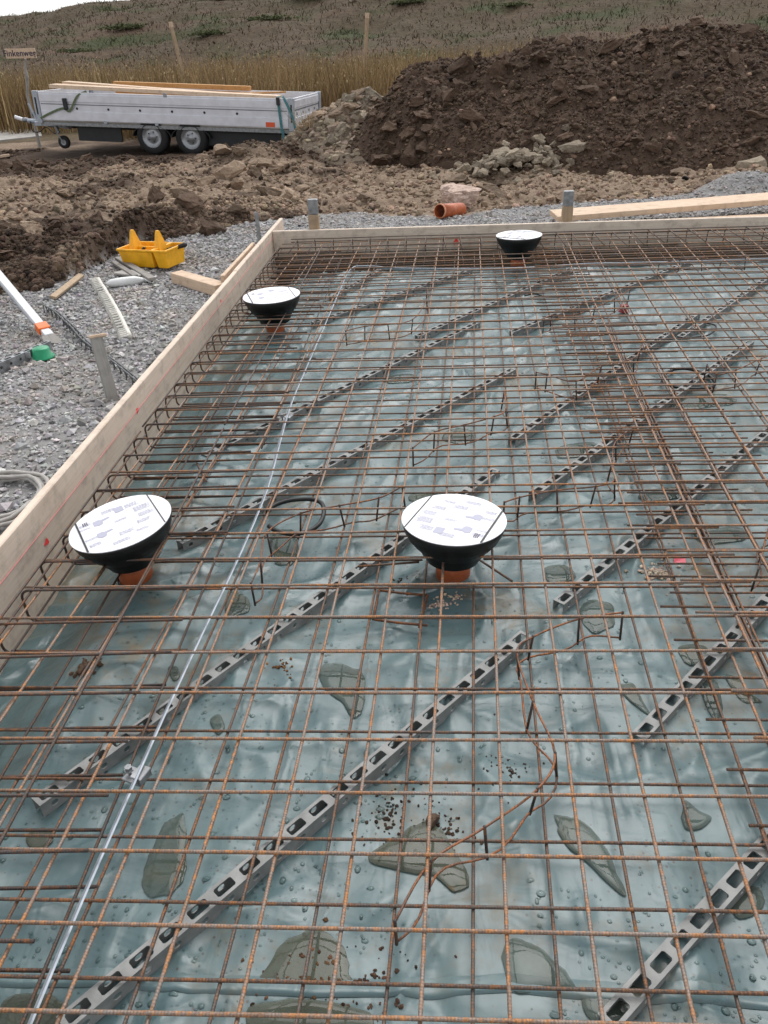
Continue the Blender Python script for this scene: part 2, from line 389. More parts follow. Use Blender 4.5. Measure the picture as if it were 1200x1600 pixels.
# hill behind the field
hx = axis([(-220,-60,30),(-60,60,200),(60,220,30)]); hy = axis([(27,70,90),(70,160,20)])
X, Y, T = grid(hx, hy)
def hill_z(x, y):
    crest = np.interp(x, [-200,-60,-28,-20,0,25,60,200], [2.9,3.4,4.1,4.75,6.2,7.2,7.6,7.6])
    return -.2+(crest+.2)*sstep(27, 62, y)**.9+.55*fbm(x*.16, y*.16, 4, 40)*sstep(28, 40, y)*sstep(75, 55, y)+.18*fbm(x*.9, y*.9, 3, 41)
def hill_col(x, y):
    g = sstep(.05, .45, fbm(x*.28, y*.5, 4, 44))[:,None]; h = sstep(-.2, .5, fbm(x*.12, y*.5, 3, 47))[:,None]
    c = np.array([.078,.058,.036])*(1-h)+np.array([.100,.068,.046])*h
    return c*(1-g)+np.array([.052,.060,.026])*g
hill = link('hill', npmesh('hill', np.stack([X,Y,hill_z(X,Y)],1), T, HILLM, True, hill_col(X, Y))); setp(hill, kind='structure')
# pale path beside the trailer drawbar
q = [P(0,203,.03), P(62,203,.03), P(66,214,.03), P(0,238,.03)]
q[0][0] -= 3; q[3][0] -= 3
MB().hexa([(p[0],p[1],-.1) for p in reversed(q)]+[(p[0],p[1],.06) for p in reversed(q)]).obj('path', CONC)['kind'] = 'structure'

# ------------------------------------------------------------------ stones, clods, grass: fast scatter
def ico():
    t = (1+5**.5)/2
    V = np.array([(-1,t,0),(1,t,0),(-1,-t,0),(1,-t,0),(0,-1,t),(0,1,t),(0,-1,-t),(0,1,-t),(t,0,-1),(t,0,1),(-t,0,-1),(-t,0,1)], float)
    Fs = np.array([(0,11,5),(0,5,1),(0,1,7),(0,7,10),(0,10,11),(1,5,9),(5,11,4),(11,10,2),(10,7,6),(7,1,8),(3,9,4),(3,4,2),(3,2,6),(3,6,8),(3,8,9),(4,9,5),(2,4,11),(6,2,10),(8,6,7),(9,8,1)])
    return V/np.linalg.norm(V[0]), Fs
IV, IF = ico()
OV = np.array([(1,0,0),(-1,0,0),(0,1,0),(0,-1,0),(0,0,1),(0,0,-1)], float)
OF = np.array([(0,2,4),(2,1,4),(1,3,4),(3,0,4),(2,0,5),(1,2,5),(3,1,5),(0,3,5)])
def rots(n):
    q = rng.normal(size=(n,4)); q /= np.linalg.norm(q,axis=1)[:,None]; a,b,c,d = q.T
    return np.stack([1-2*(c*c+d*d),2*(b*c-a*d),2*(b*d+a*c),2*(b*c+a*d),1-2*(b*b+d*d),2*(c*d-a*b),2*(b*d-a*c),2*(c*d+a*b),1-2*(b*b+c*c)],1).reshape(n,3,3)
def scatter(name, pos, size, cols, mat, base='ico', flatz=.75, jit=.28, parent=None):
    n = len(pos); V0, F0 = (IV, IF) if base == 'ico' else (OV, OF); k = len(V0)
    V = V0[None]*(1+rng.uniform(-jit, jit, (n,k,1)))*rng.uniform(.65, 1.25, (n,1,3))
    V = np.einsum('nij,nkj->nki', rots(n), V); V[:,:,2] *= flatz
    V = V*size[:,None,None]+pos[:,None,:]
    T = (F0[None]+(np.arange(n)*k)[:,None,None]).reshape(-1,3)
    return link(name, npmesh(name, V.reshape(-1,3), T, mat, False, np.repeat(cols, k, 0)), parent)
def vary(c, s=.18): 
    c = np.asarray(c); return np.clip(c*(1+rng.normal(0, s, (len(c),1)))*(1+rng.normal(0, .03, c.shape)), .008, .9)

# gravel bed
n = 74000
x = np.concatenate([rng.uniform(-5.2,-1.37,n*3//4), rng.uniform(-1.6,4.2,n//4)]); y = np.concatenate([2.0+5.8*rng.random(n*3//4)**.85, rng.uniform(6.73,9.5,n//4)])
k = (y < yb(x)+rng.normal(0,.05,n)) & ~((x > -1.40) & (y < 6.76)); x, y = x[k], y[k]
s = rng.gamma(1.8, .0036, len(x))+.004; s = np.minimum(s, .030)
c = vary(np.array([.37,.36,.355])[None]*(1+.25*fbm(x*1.1,y*1.1,4,15))[:,None]*np.ones((len(x),1)), .26); c = c*np.where((fbm(x*2.3,y*2.3,3,16) > .12)[:,None], np.array([[.95,.90,.85]]), 1)
o = scatter('gravel', np.stack([x,y,ground_z(x,y)+s*.25],1), s, c, STONE, 'oct', .75, .3)
setp(o, 'grey crushed stone gravel bed around the formwork boards', 'gravel', kind='stuff')
# soil clods, the small ones
n = 38000
x = rng.uniform(-9,5.5,n); y = 5.3+11*rng.random(n)**.8
k = (y > yb(x)+.02) & (mound(x,y) < .05) & ~((np.abs(x+5) < 2.6) & (y > 14.2)); x, y = x[k], y[k]
s = np.minimum(rng.gamma(1.2, .0105, len(x))+.006, .042)
o = scatter('soil_clods', np.stack([x,y,ground_z(x,y)+s*.3],1), s, vary(soil_col(x,y)*1.15, .3), CLOD, 'ico', .8)
setp(o, 'loose brown earth clods strewn over the building ground', 'soil', kind='stuff')
n = 13000; x = rng.uniform(-6,-1.4,n); y = yb(x)+1.3*rng.random(n)**1.3
s = np.minimum(rng.gamma(1.1, .009, len(x))+.006, .036)
o = scatter('bank_clods', np.stack([x,y,ground_z(x,y)+s*.3],1), s, vary(soil_col(x,y)*1.1, .35), CLOD, 'ico', .85)
setp(o, 'dark crumbly earth on the cut bank beside the gravel', 'soil', kind='stuff')
# big clods: pieces of the ground
def clod_mesh(name, seed, col, mat, sub=2, jag=.35):
    r = np.random.default_rng(seed); V, Fs = IV.copy(), IF.copy()
    for _ in range(sub):
        cache = {}; V = list(map(tuple, V)); nf = []
        def mid(a, b):
            k = (min(a,b), max(a,b))
            if k not in cache:
                p = (np.array(V[a])+np.array(V[b]))/2; cache[k] = len(V); V.append(tuple(p/np.linalg.norm(p)))
            return cache[k]
        for a, b, c in Fs:
            ab, bc, ca = mid(a,b), mid(b,c), mid(c,a); nf += [(a,ab,ca),(b,bc,ab),(c,ca,bc),(ab,bc,ca)]
        V = np.array(V); Fs = np.array(nf)
    V = np.array(V); cut = np.ones(len(V))
    for _ in range(13):                                   # faceted by broken planes
        nn = r.normal(size=3); nn /= np.linalg.norm(nn); dd = r.uniform(.38,.78); p = V@nn; kk = p > dd
        V[kk] -= np.outer((p-dd)[kk], nn)
    V = V*1.35
    V = V*(1+jag*1.1*(fbm(V[:,0]*2.6+seed, V[:,1]*2.6+V[:,2]*2.1, 4, seed, .65))[:,None])*np.array([r.uniform(.8,1.25), r.uniform(.7,1.1), r.uniform(.55,.85)])
    cc = np.array(col)[None]*(1+.35*fbm(V[:,0]*3+seed, V[:,1]*3+V[:,2]*3, 3, seed+2))[:,None]
    return npmesh(name, V, Fs, mat, False, cc)
CL_DK = [clod_mesh('clod', 100+i, DK*(1.15+.15*i), CLOD, 2) for i in range(6)]
CL_LT = [clod_mesh('clod', 200+i, LT*(.55+.1*i), CLOD, 2) for i in range(6)]
CL_PALE = [clod_mesh('stone', 300+i, np.array([.27,.225,.17])*(.6+.12*i), CLOD, 2, .3) for i in range(6)]
def put_clod(me, name, p, s, parent):
    o = link(name, me, parent)
    o.matrix_basis = Matrix.Translation(p) @ Matrix.Rotation(random.uniform(0,6.3),4,'Z') @ Matrix.Rotation(random.uniform(-.6,.6),4,'X') @ Matrix.Diagonal((s*random.uniform(.8,1.2), s*random.uniform(.8,1.2), s*random.uniform(.7,1.1), 1))
    return o
cnt = 0
while cnt < 230:
    x = random.uniform(-7.5,4.2); y = 5.5+8.5*random.random(); b = float(yb(np.array([x]))[0])
    if y < b+.06 or mound(np.array([x]), np.array([y]))[0] > .03: continue
    s = min(.13, random.gammavariate(2.0,.018)+.03); k = soil_col(np.array([x]), np.array([y]))[0][0]
    me = random.choice(CL_DK if k < .10 else CL_LT)
    put_clod(me, 'clod', (x, y, float(ground_z(x,y))+s*.22), s, ground); cnt += 1
# big lumps that show in the photograph: on the bank, under the trailer tail, along the mound foot
for px, py, z, s, kind in ((60,395,.1,.10,1),(20,385,.1,.08,0),(240,300,.2,.12,0),(330,345,.2,.13,0),(215,250,.1,.1,0),(345,238,.25,.14,1),(375,232,.3,.13,1),(410,238,.3,.12,1),(435,245,.3,.15,1),
        (320,290,.15,.13,1),(360,285,.15,.15,1),(400,270,.2,.14,1),(420,300,.15,.16,1),(385,310,.15,.11,1),(300,335,.2,.12,0),(450,310,.12,.13,1),(520,290,.12,.1,1),(560,300,.1,.09,1),(590,280,.1,.11,1),(770,300,.08,.14,1)):
    p = P(px, py, z); put_clod(random.choice(CL_LT if kind else CL_DK), 'clod', (p[0],p[1],float(ground_z(p[0],p[1]))+s*.35), s, ground)

# ------------------------------------------------------------------ dirt mound
X, Y, T = grid(np.linspace(-2.0,9.6,290), np.linspace(9.9,17,180))
lump = .09*np.abs(fbm(X*2.4, Y*2.4, 4, 60))+.05*fbm(X*6, Y*6, 3, 61)
mz = mound(X, Y); Z = np.where(mz > .03, mz+lump*sstep(.03,.3,mz)*1.3, -.25)+ground_z(X,Y)*np.where(mz > .03, .6, 1)
root = empty('dirt_mound', (3.0,12.6,0), 'large heap of dark brown excavated earth in front of the dry grass', 'dirt mound')
cm = (DK*1.15)[None]*(1+.25*fbm(X*1.1, Y*1.1, 4, 62))[:,None]
link('heap', npmesh('heap', np.stack([X,Y,Z],1), T, SOIL, True, cm), root)
def mound_top(x, y):
    m_ = mound(x,y); return m_+(.09*np.abs(fbm(x*2.4, y*2.4, 4, 60))+.05*fbm(x*6, y*6, 3, 61))*sstep(.03,.3,m_)*1.3+ground_z(x,y)*.6
n = 26000
x = rng.uniform(-1.5,6.2,n); y = rng.uniform(10.1,13.9,n); k = mound(x,y) > .06; x, y = x[k], y[k]
s = np.minimum(rng.gamma(1.1,.0095,len(x))+.006,.055)
c = vary((DK*1.35)[None]*np.ones((len(x),1)), .28); pale = rng.random(len(x)) < .025; c[pale] = c[pale]*2.6
setp(scatter('crumbs', np.stack([x,y,mound_top(x,y)+s*.25],1), s, c, CLOD, 'ico', .85, .3, root), kind='stuff')
for i in range(150):
    x = random.uniform(-1.1,5.4); f = float(np.interp(x, MFX, MFY)); y = random.uniform(f+.1, 13.5)
    if mound(x,y) < .08: continue
    s = min(.13, random.gammavariate(2.0,.016)+.03)
    put_clod(random.choice(CL_DK), 'clod', (x,y,float(mound_top(x,y))+s*.2), s, root)
for px, py, Y_, s in ((660,185,12.3,.15),(650,155,12.6,.14),(720,110,13.0,.17),(790,100,13.1,.14),(880,75,13.2,.12),(870,170,12.1,.14),(865,195,11.9,.13),(920,168,12.0,.12),(950,80,13.1,.15),(1000,95,13.0,.14),(645,238,11.9,.17),(660,243,11.9,.12),(700,170,12.5,.17),(1065,130,12.4,.11),(1090,50,13.2,.13),(840,130,12.8,.12),(610,190,12.6,.13),(740,190,12.0,.13),(1160,90,13,.16),(600,240,12.1,.13),(780,120,12.8,.14)):
    p = PY(px, py, Y_); put_clod(random.choice(CL_DK), 'clod', (p[0],p[1],max(float(mound_top(p[0],p[1]))+s*.25, p[2]-s*.5)), s, root)

# pale rubble heap at the trailer tail
def rub(x, y): return .82*np.exp(-(((x+1.15)/.85)**2+((y-14.3)/1.1)**2)**1.1)+.26*np.exp(-(((x+2.05)/.42)**2+((y-13.9)/.5)**2))
root = empty('rubble_heap', (-1.45,14.2,0), 'heap of pale tan clay lumps and rubble behind the tailgate of the trailer', 'rubble heap')
X, Y, T = grid(np.linspace(-3.0,.2,110), np.linspace(12.4,16.2,110)); rz = rub(X,Y)
Z = np.where(rz > .04, rz+.05*fbm(X*5, Y*5, 3, 71), -.3)+ground_z(X,Y)*.5
link('heap', npmesh('heap', np.stack([X,Y,Z],1), T, SOIL, True, np.array([.15,.115,.085])[None]*(1+.35*fbm(X*2.5, Y*2.5, 3, 72))[:,None]), root)
n = 5000; x = rng.uniform(-2.9,0,n); y = rng.uniform(12.7,15.3,n); k = rub(x,y) > .06; x, y = x[k], y[k]
s = np.minimum(rng.gamma(1.7,.016,len(x))+.01,.08)
setp(scatter('crumbs', np.stack([x,y,rub(x,y)+s*.3],1), s, vary(np.array([.24,.19,.14])[None]*np.ones((len(x),1)),.32), CLOD, 'ico', .85, .3, root), kind='stuff')
for i in range(75):
    x = random.gauss(-1.25,.55); y = random.gauss(13.9,.5)
    if rub(x,y) < .06: continue
    s = random.uniform(.05,.15); put_clod(random.choice(CL_PALE+CL_LT), 'stone', (x,y,float(rub(x,y))+s*.3), s, root)
# small stone pile at the mound foot
root = empty('stone_pile', (1.05,11.0,0), 'small pile of pale broken stones at the foot of the dark earth mound', 'stone pile')
for i in range(150):
    r = random.random()**.75*random.choice((1,1,1.6)); a = random.uniform(0,6.3); x = 1.05+.72*r*math.cos(a); y = 10.9+.45*r*math.sin(a); s = random.gammavariate(2.2,.016)+.022
    put_clod(random.choice(CL_PALE), 'stone', (x,y,max(.05+.20*max(0,1-r*r), float(mound_top(x,y)))+random.uniform(-.02,.03)), s, root)
for px, py, s, lab in ((1180,260,.19,'pale flat boulder half sunk at the right foot of the earth mound'),(690,285,.08,None),(925,272,.09,None)):
    if lab:
        p = P(px,py+6,.1); o = put_clod(CL_PALE[4], 'boulder', (p[0],p[1],.12), s, ground); o.parent = None; setp(o, lab, 'boulder')
p = P(716,318,.1); o = link('pink_stone', clod_mesh('pink_stone', 411, (.5,.38,.32), CLOD, 3, .3)); o.matrix_basis = Matrix.Translation((p[0],p[1],.16)) @ Matrix.Diagonal((.23,.16,.17,1))
setp(o, 'rough pinkish stone lump lying behind the orange pipe', 'stone')

# ------------------------------------------------------------------ dry grass field and hill vegetation
def blades(name, x, y, z, h, wd, cols, lean=.25, mat=GRASS, kind='stuff', seg=2):
    n = len(x); a = rng.uniform(0,2*np.pi,n); L = rng.normal(0,lean,(n,2))*h[:,None]; ax = np.cos(a)*wd; ay = np.sin(a)*wd
    V = np.zeros((n,5,3)); f = np.array([0,.55,1.0])
    for j, (t, sgn) in enumerate(((0,-1),(0,1),(.55,1),(.55,-1),(1,0))):
        wj = .8 if t == .55 else 1
        V[:,j,0] = x+L[:,0]*t**1.8+sgn*ax*wj; V[:,j,1] = y+L[:,1]*t**1.8+sgn*ay*wj; V[:,j,2] = z+h*t
    b = (np.arange(n)*5)[:,None]
    T = np.concatenate([b+np.array([[0,1,2]]), b+np.array([[0,2,3]]), b+np.array([[3,2,4]])])
    cc = np.repeat(cols[:,None,:],5,1); 
    return link(name, npmesh(name, V.reshape(-1,3), T, mat, False, cc.reshape(-1,3)))
n = 62000
x = rng.uniform(-24,13,n); y = 17.3+14*rng.random(n)**1.5
k = (y > np.where(x < -6.8, 20.2, 17.6)+.4*fbm(x,x*0,2,80)) & ~((x > -1.0) & (y < 16.5)) & (fbm(x*.8,y*.8,3,81) > -.45); x, y = x[k], y[k]
h = np.clip(rng.normal(1.12,.22,len(x))+.22*fbm(x*.5,y*.5,3,82), .35, 1.55)
t = np.clip(rng.random(len(x))*.8+.35*fbm(x*.7,y*.4,3,83), 0, 1)[:,None]
c = np.array([.19,.13,.065])*(1-t)+np.array([.42,.30,.16])*t
o = blades('dry_grass', x, y, ground_z(x,y), h, .006+.010*rng.random(len(x))*(y/22), vary(c,.25), .16)
setp(o, 'tall golden brown dry grass field behind the trailer', 'grass', kind='stuff')
# seed heads in the same field
k = rng.random(len(x)) < .22; x2, y2, h2 = x[k], y[k], h[k]*rng.uniform(.8,1.05,k.sum()); s = rng.uniform(.008,.020,len(x2))
o = scatter('grass_seed_heads', np.stack([x2,y2,ground_z(x2,y2)+h2],1), s, vary(np.array([.33,.25,.145])[None]*np.ones((len(x2),1)),.3), GRASS, 'oct', 1.8)
setp(o, 'pale seed heads on top of the dry grass', 'grass', kind='stuff')
n = 90000
y = 29+34*rng.random(n); x = rng.uniform(-40,28,n); cz = hill_col(x,y)
gm = fbm(x*.28,y*.5,4,44)
h = np.clip(rng.gamma(2.2,.09,n)+.25*np.clip(gm,0,1)*rng.random(n)*2, .08, .9)
cc = cz*np.where(rng.random((n,1)) < .3, 1.25, .98)
o = blades('hill_grass', x, y, hill_z(x,y)-.03, h*.42, .010+.020*rng.random(n), vary(cc,.12), .7)
setp(o, 'low dark weeds and grass covering the embankment', 'grass', kind='stuff')
# green bushes on the embankment
for i, (px, py, Y_, s) in enumerate(((740,18,52,.75),(680,38,47,.5),(945,15,52,.6),(800,55,44,.4),(640,50,45,.5),(490,35,48,.6),(420,55,44,.55),(360,30,50,.6),(1020,25,50,.5),(200,60,45,.6),(330,75,42,.5),(560,15,53,.55),(870,48,45,.45),(110,75,42,.5))):
    p = PY(px,py,Y_); zz = float(hill_z(p[0],p[1])); root = empty('bush', (p[0],p[1],zz), 'low dark green bush growing on the brown embankment', 'bush', 'green bushes on the embankment')
    n = 700; dr = rng.normal(size=(n,3)); dr /= np.linalg.norm(dr,axis=1)[:,None]; r = rng.random(n)**.45
    pos = dr*r[:,None]*np.array([s*2.1,s*1.4,s*.36])*(1+.8*fbm(dr[:,0]*2+i,dr[:,1]*2,3,90+i))[:,None]; pos[:,2] = np.abs(pos[:,2])
    g = scatter('foliage', pos+np.array([p[0],p[1],zz]), rng.uniform(.03,.07,n)*(s/.6), vary(np.array([.080,.092,.042])[None]*np.ones((n,1)),.3), GRASS, 'oct', .7, .5, root)
    mb = MB()
    for k in range(4): a = k*1.6+i; mb.tube([(p[0],p[1],zz-.05),(p[0]+s*.4*math.cos(a),p[1]+s*.4*math.sin(a),zz+s*.4)],[.03,.012],5)
    mb.obj('stem', STAKE_GREY, root)
# dry tufts on mound and rubble
for px, py, Y_, h_, lab in ((838,195,12.0,.42,'bent dry straw tuft sticking out of the dark earth mound'),(487,215,13.75,.55,'hanging clump of dry roots and straw on the pale rubble heap')):
    p = PY(px,py,Y_); n = 90; zz = max(p[2]-.05, 0)
    o = blades('straw_tuft', p[0]+rng.normal(0,.07,n), p[1]+rng.normal(0,.05,n)-.05, np.full(n,zz), rng.uniform(.4,1,n)*h_, np.full(n,.006), vary(np.array([.34,.25,.14])[None]*np.ones((n,1)),.25), .55)
    setp(o, lab, 'straw')

# ------------------------------------------------------------------ formwork boards
XL, YB_ = -1.345, 6.70
def slab_board(name, V0, mat, label, b=.004):
    mb = MB(); mb.box(*V0, b=b); o = mb.obj(name, mat); return setp(o, label, 'board')
fb = slab_board('formwork_board', (XL-.032, XL, -.6, 5.36, -.28, .222), FORM_Y, 'long pale formwork board along the left edge, with red string and red dots')
slab_board('formwork_board', (XL-.034, XL-.001, 5.366, 7.27, -.28, .224), FORM_Y, 'shorter formwork board at the slab corner, projecting past the back board')
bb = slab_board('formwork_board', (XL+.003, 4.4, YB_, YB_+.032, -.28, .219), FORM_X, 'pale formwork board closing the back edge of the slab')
def paint_dot(px, py, parent, plane, r):
    n = 14; p = PX(px,py,XL+.0015) if plane == 'x' else PY(px,py,YB_-.0015); V = []
    for k in range(n):
        a = 2*math.pi*k/n; q = r*(1+.25*math.sin(3*a+px)+.12*math.sin(5*a)); V.append((p[0], p[1]+q*math.cos(a)*1.5, p[2]+q*math.sin(a)) if plane == 'x' else (p[0]+q*math.cos(a), p[1], p[2]+q*math.sin(a)))
    link('paint_mark', mesh('paint_mark', V, [tuple(range(n))], REDPAINT), parent)
paint_dot(73,847,fb,'x',.011); paint_dot(215,641,fb,'x',.011); paint_dot(345,470,fb,'x',.009); paint_dot(713,378,bb,'y',.024)
a, b = PX(200,660,XL+.003), PX(0,913,XL+.003)
a2 = a+(a-b)*3.2; b2 = b+(b-a)*.6
setp(MB().tube([b2,a,a2+np.array([0,0,.01])],.0014,5).obj('string_line', PINKSTR), 'thin reddish builder string stretched along the left formwork board', 'string')

# ------------------------------------------------------------------ plastic film
PUD = [  # outlines in photo pixels, lying on the film
 [(223,1393),(228,1350),(240,1318),(262,1285),(280,1272),(290,1280),(291,1325),(289,1370),(268,1398),(240,1402)],
 [(495,1045),(525,1038),(567,1052),(568,1100),(553,1122),(535,1098),(508,1075)],
 [(583,1347),(600,1320),(650,1290),(680,1288),(706,1322),(735,1380),(713,1397),(680,1372),(630,1362)],
 [(867,1277),(895,1276),(925,1300),(950,1335),(975,1392),(960,1393),(920,1352),(885,1322)],
 [(1068,1255),(1092,1272),(1111,1282),(1095,1299),(1070,1296)],
 [(967,1074),(990,1075),(1003,1100),(1014,1121),(995,1110),(975,1092)],
 [(405,1545),(425,1500),(450,1466),(500,1453),(535,1480),(552,1525),(548,1545),(480,1556)],
 [(795,1470),(830,1478),(862,1500),(905,1545),(880,1550),(800,1548)],
 [(357,927),(387,932),(388,955),(355,966)],
 [(423,833),(455,828),(466,855),(458,882),(430,878)],
 [(262,1042),(276,1041),(280,1055),(270,1062)],
 [(330,1132),(345,1124),(353,1145),(340,1155)],
 [(905,950),(930,938),(957,946),(958,980),(930,992),(910,975)],
 [(1133,1060),(1155,1062),(1170,1085),(1190,1100),(1160,1100)],
 [(690,680),(715,668),(742,676),(735,690),(705,692)],
 [(1095,1075),(1120,1070),(1128,1118),(1110,1122)],
 [(0,1560),(70,1552),(120,1580),(80,1605),(0,1610)],
 [(395,1570),(470,1562),(560,1578),(570,1605),(400,1605)],
 [(1060,1010),(1100,1005),(1112,1030),(1075,1035)],
 [(845,890),(880,885),(900,905),(860,912)],
 [(600,590),(645,586),(650,596),(610,600)],
 [(930,560),(985,556),(990,568),(935,572)],
 [(1030,625),(1130,618),(1150,632),(1050,642)],
 [(1085,830),(1150,824),(1165,842),(1100,850)],
 [(870,700),(930,690),(940,706),(880,716)],
 [(640,775),(700,768),(705,780),(650,786)],
 [(1000,770),(1070,762),(1080,776),(1010,784)],
 [(40,1300),(70,1290),(80,1310),(50,1325)],
 [(1140,1390),(1185,1385),(1190,1420),(1150,1430)],
 [(910,1560),(960,1552),(985,1590),(930,1600)],
]
def outline(px):
    pts = [P(x,y,.004)[:2] for x,y in px]; n = len(pts); out = []
    for i in range(n):
        p0,p1,p2,p3 = (np.array(pts[(i+j-1)%n]) for j in range(4))
        for t in (0,.2,.4,.6,.8): out.append(.5*((2*p1)+(-p0+p2)*t+(2*p0-5*p1+4*p2-p3)*t*t+(-p0+3*p1-3*p2+p3)*t**3))
    o = np.array(out); c = o.mean(0); r = o-c
    return o+r*(.22*fbm(o[:,0]*19, o[:,1]*19, 3, 55))[:,None], c
def film_raw(x, y):
    x = np.asarray(x,float); y = np.asarray(y,float)
    wx = x+.12*fbm(x*1.7,y*1.7,3,101); wy = y+.12*fbm(x*1.7,y*1.7,3,102)
    z = .016*fbm(wx*2.6,wy*2.6,3,103,.4)
    u = wx*.62+wy*.78; v = -wx*.78+wy*.62
    z = z+.016*(1-np.abs(fbm(u*1.6,v*5.5,2,104,.35)))**4-.008+.012*(1-np.abs(fbm(wx*5.2,wy*1.5,2,105,.35)))**5+.008*(1-np.abs(fbm(wx*2.2,wy*4.8,2,109,.3)))**6
    z = z-.125*sstep(-.98,-1.27,x+.05*fbm(y*1.5,y*0,2,106))-.13*sstep(6.05,6.5,y+.06*fbm(x*1.5,x*0,2,107))
    z = z+.05*np.exp(-((x+.95+.05*fbm(y*2,y*0,2,108))/.07)**2)*sstep(2.2,3.0,y)*sstep(5.9,5.2,y)      # bulging fold beside the edge trench
    return np.clip(z, -.26, .034)
PO = [outline(p) for p in PUD]
gx = axis([(-1.344,1.6,300),(1.6,4.3,110)]); gy = axis([(-.5,.45,20),(.45,2.6,230),(2.6,6.698,220)])
X, Y, T = grid(gx, gy); Z = film_raw(X, Y); LEV = []
for o_, c_ in PO:
    ang = np.arctan2(o_[:,1]-c_[1], o_[:,0]-c_[0]); rad = np.hypot(*(o_-c_).T); i = np.argsort(ang)
    k = (np.abs(X-c_[0]) < rad.max()*2+.06) & (np.abs(Y-c_[1]) < rad.max()*2+.06)
    rr = np.interp(np.arctan2(Y[k]-c_[1], X[k]-c_[0]), ang[i], rad[i], period=2*np.pi); dd = np.hypot(X[k]-c_[0], Y[k]-c_[1])-rr
    lev = float(np.mean(film_raw(o_[:,0], o_[:,1]))); LEV.append(lev)
    t = sstep(.004, .13, dd); Z[k] = (lev-.0030-.003*sstep(0,.04,-dd))*(1-t)+(Z[k]+(np.maximum(Z[k], lev-.003)-Z[k])*(1-sstep(.08,.14,dd)))*t
FZ = Z.reshape(len(gy), len(gx)).copy()
def film_z(x, y):
    i = np.clip(np.searchsorted(gx, x)-1, 0, len(gx)-2); j = np.clip(np.searchsorted(gy, y)-1, 0, len(gy)-2)
    fx = (x-gx[i])/(gx[i+1]-gx[i]); fy = (y-gy[j])/(gy[j+1]-gy[j])
    return (FZ[j,i]*(1-fx)+FZ[j,i+1]*fx)*(1-fy)+(FZ[j+1,i]*(1-fx)+FZ[j+1,i+1]*fx)*fy
film = link('plastic_film', npmesh('plastic_film', np.stack([X,Y,Z],1), T, FILM, True))
setp(film, 'wrinkled blue-green polythene film spread under the whole reinforcement', 'plastic film')
# second sheet lapping over the first along a straight edge near the viewer
ex = np.linspace(-1.33,2.2,240); e0 = np.interp(ex, [P(0,1535,.01)[0],P(200,1538,.01)[0],P(475,1555,.01)[0],P(600,1555,.01)[0],P(800,1548,.01)[0],P(1000,1565,.01)[0]], [P(0,1535,.01)[1],P(200,1538,.01)[1],P(475,1555,.01)[1],P(600,1555,.01)[1],P(800,1548,.01)[1],P(1000,1565,.01)[1]])
rows = []
for j, (dy, dz) in enumerate(((-.003,.0005),(0,.004),(.004,.0055),(.010,.005),(.018,.003),(.028,.001),(.038,-.003))):
    yy = e0+dy+.006*fbm(ex*3, ex*0+1, 3, 120); rows.append(np.stack([ex, yy, film_z(ex,yy)+dz+.003*np.abs(fbm(ex*4,ex*0+j*.2,3,121))],1))
V = np.concatenate(rows); nx = len(ex); i = np.arange(len(V)).reshape(len(rows),nx)
T = np.stack([i[:-1,:-1],i[:-1,1:],i[1:,1:],i[1:,:-1]],-1).reshape(-1,4)
setp(link('film_lap', npmesh('film_lap', V, T, FILM, True)), 'free edge of an overlapping blue-green film strip across the slab', 'plastic film')
# puddles
PL = {0:'long pointed rain puddle on the film beside the galvanised strip',1:'boot-shaped rain puddle on the film between two spacer strips',2:'muddy rain puddle on the film crossed by a bent wire support',3:'long leaf-shaped clear puddle on the film right of the wire support',6:'broad rusty brown puddle on the film beside the lap edge',7:'wide clear puddle on the film at the lap edge near the short spacer strip',12:'foamy-edged puddle on the film below the end of a spacer strip',9:'puddle on the film inside the loop of black cable',4:'small cup-shaped clear puddle on the film beside the leaf-shaped one',5:'narrow pointed puddle on the film left of the wide-windowed spacer strip',8:'small squarish puddle on the film beside the serpentine support at the galvanised strip',
 10:'tiny puddle on the film between the galvanised strip and the mud clod',13:'slanting puddle on the film right of the wide-windowed spacer strip',14:'round shallow puddle under the wire support at a spacer strip end',15:'upright oblong puddle touching the wide-windowed spacer strip',16:'murky puddle on the film at the start of the long spacer strip',17:'broad murky puddle on the film on the near side of the lap edge',
 20:'thin flat puddle on the film behind the galvanised clamp strip',22:'long bright flat puddle under the dense lap band of bars',23:'flat puddle on the film beside the pink plastic scrap',25:'flat puddle on the film just behind the middle drain',27:'small murky puddle on the film at the end of the strip behind the middle drain',29:'puddle on the film at the tip of the broad spacer strip'}
for idx, ((o_, c_), lev) in enumerate(zip(PO, LEV)):
    n = len(o_); V = []; Fs = []
    ins = np.concatenate([c_+(o_-c_)*q for q in (.3,.6,.85)]); lev = max(lev, float(np.percentile(film_z(ins[:,0], ins[:,1]), 88))+.0008)
    for sc, dz in ((1.0,-.0012),(.997,.0003),(.985,.0007),(.5,.0008)):
        for p in o_: q = c_+(p-c_)*sc; V.append((q[0],q[1],lev+dz))
    V.append((c_[0],c_[1],lev+.0008))
    for r in range(3):
        for k in range(n): Fs.append((r*n+k, r*n+(k+1)%n, (r+1)*n+(k+1)%n, (r+1)*n+k))
    Fs += [(3*n+k, 3*n+(k+1)%n, 4*n) for k in range(n)]
    ar = sum(o_[k][0]*o_[(k+1)%n][1]-o_[(k+1)%n][0]*o_[k][1] for k in range(n))
    if ar < 0: Fs = [tuple(reversed(f)) for f in Fs]
    o = link('puddle', mesh('puddle', V, Fs, WATER_MUD if idx in (2,6,16,17,27) else WATER, True))
    if idx in PL: setp(o, PL[idx], 'puddle', 'rain puddles on the film')
    else: setp(o, 'small shallow rain puddle on the blue-green film', 'puddle', 'rain puddles on the film')
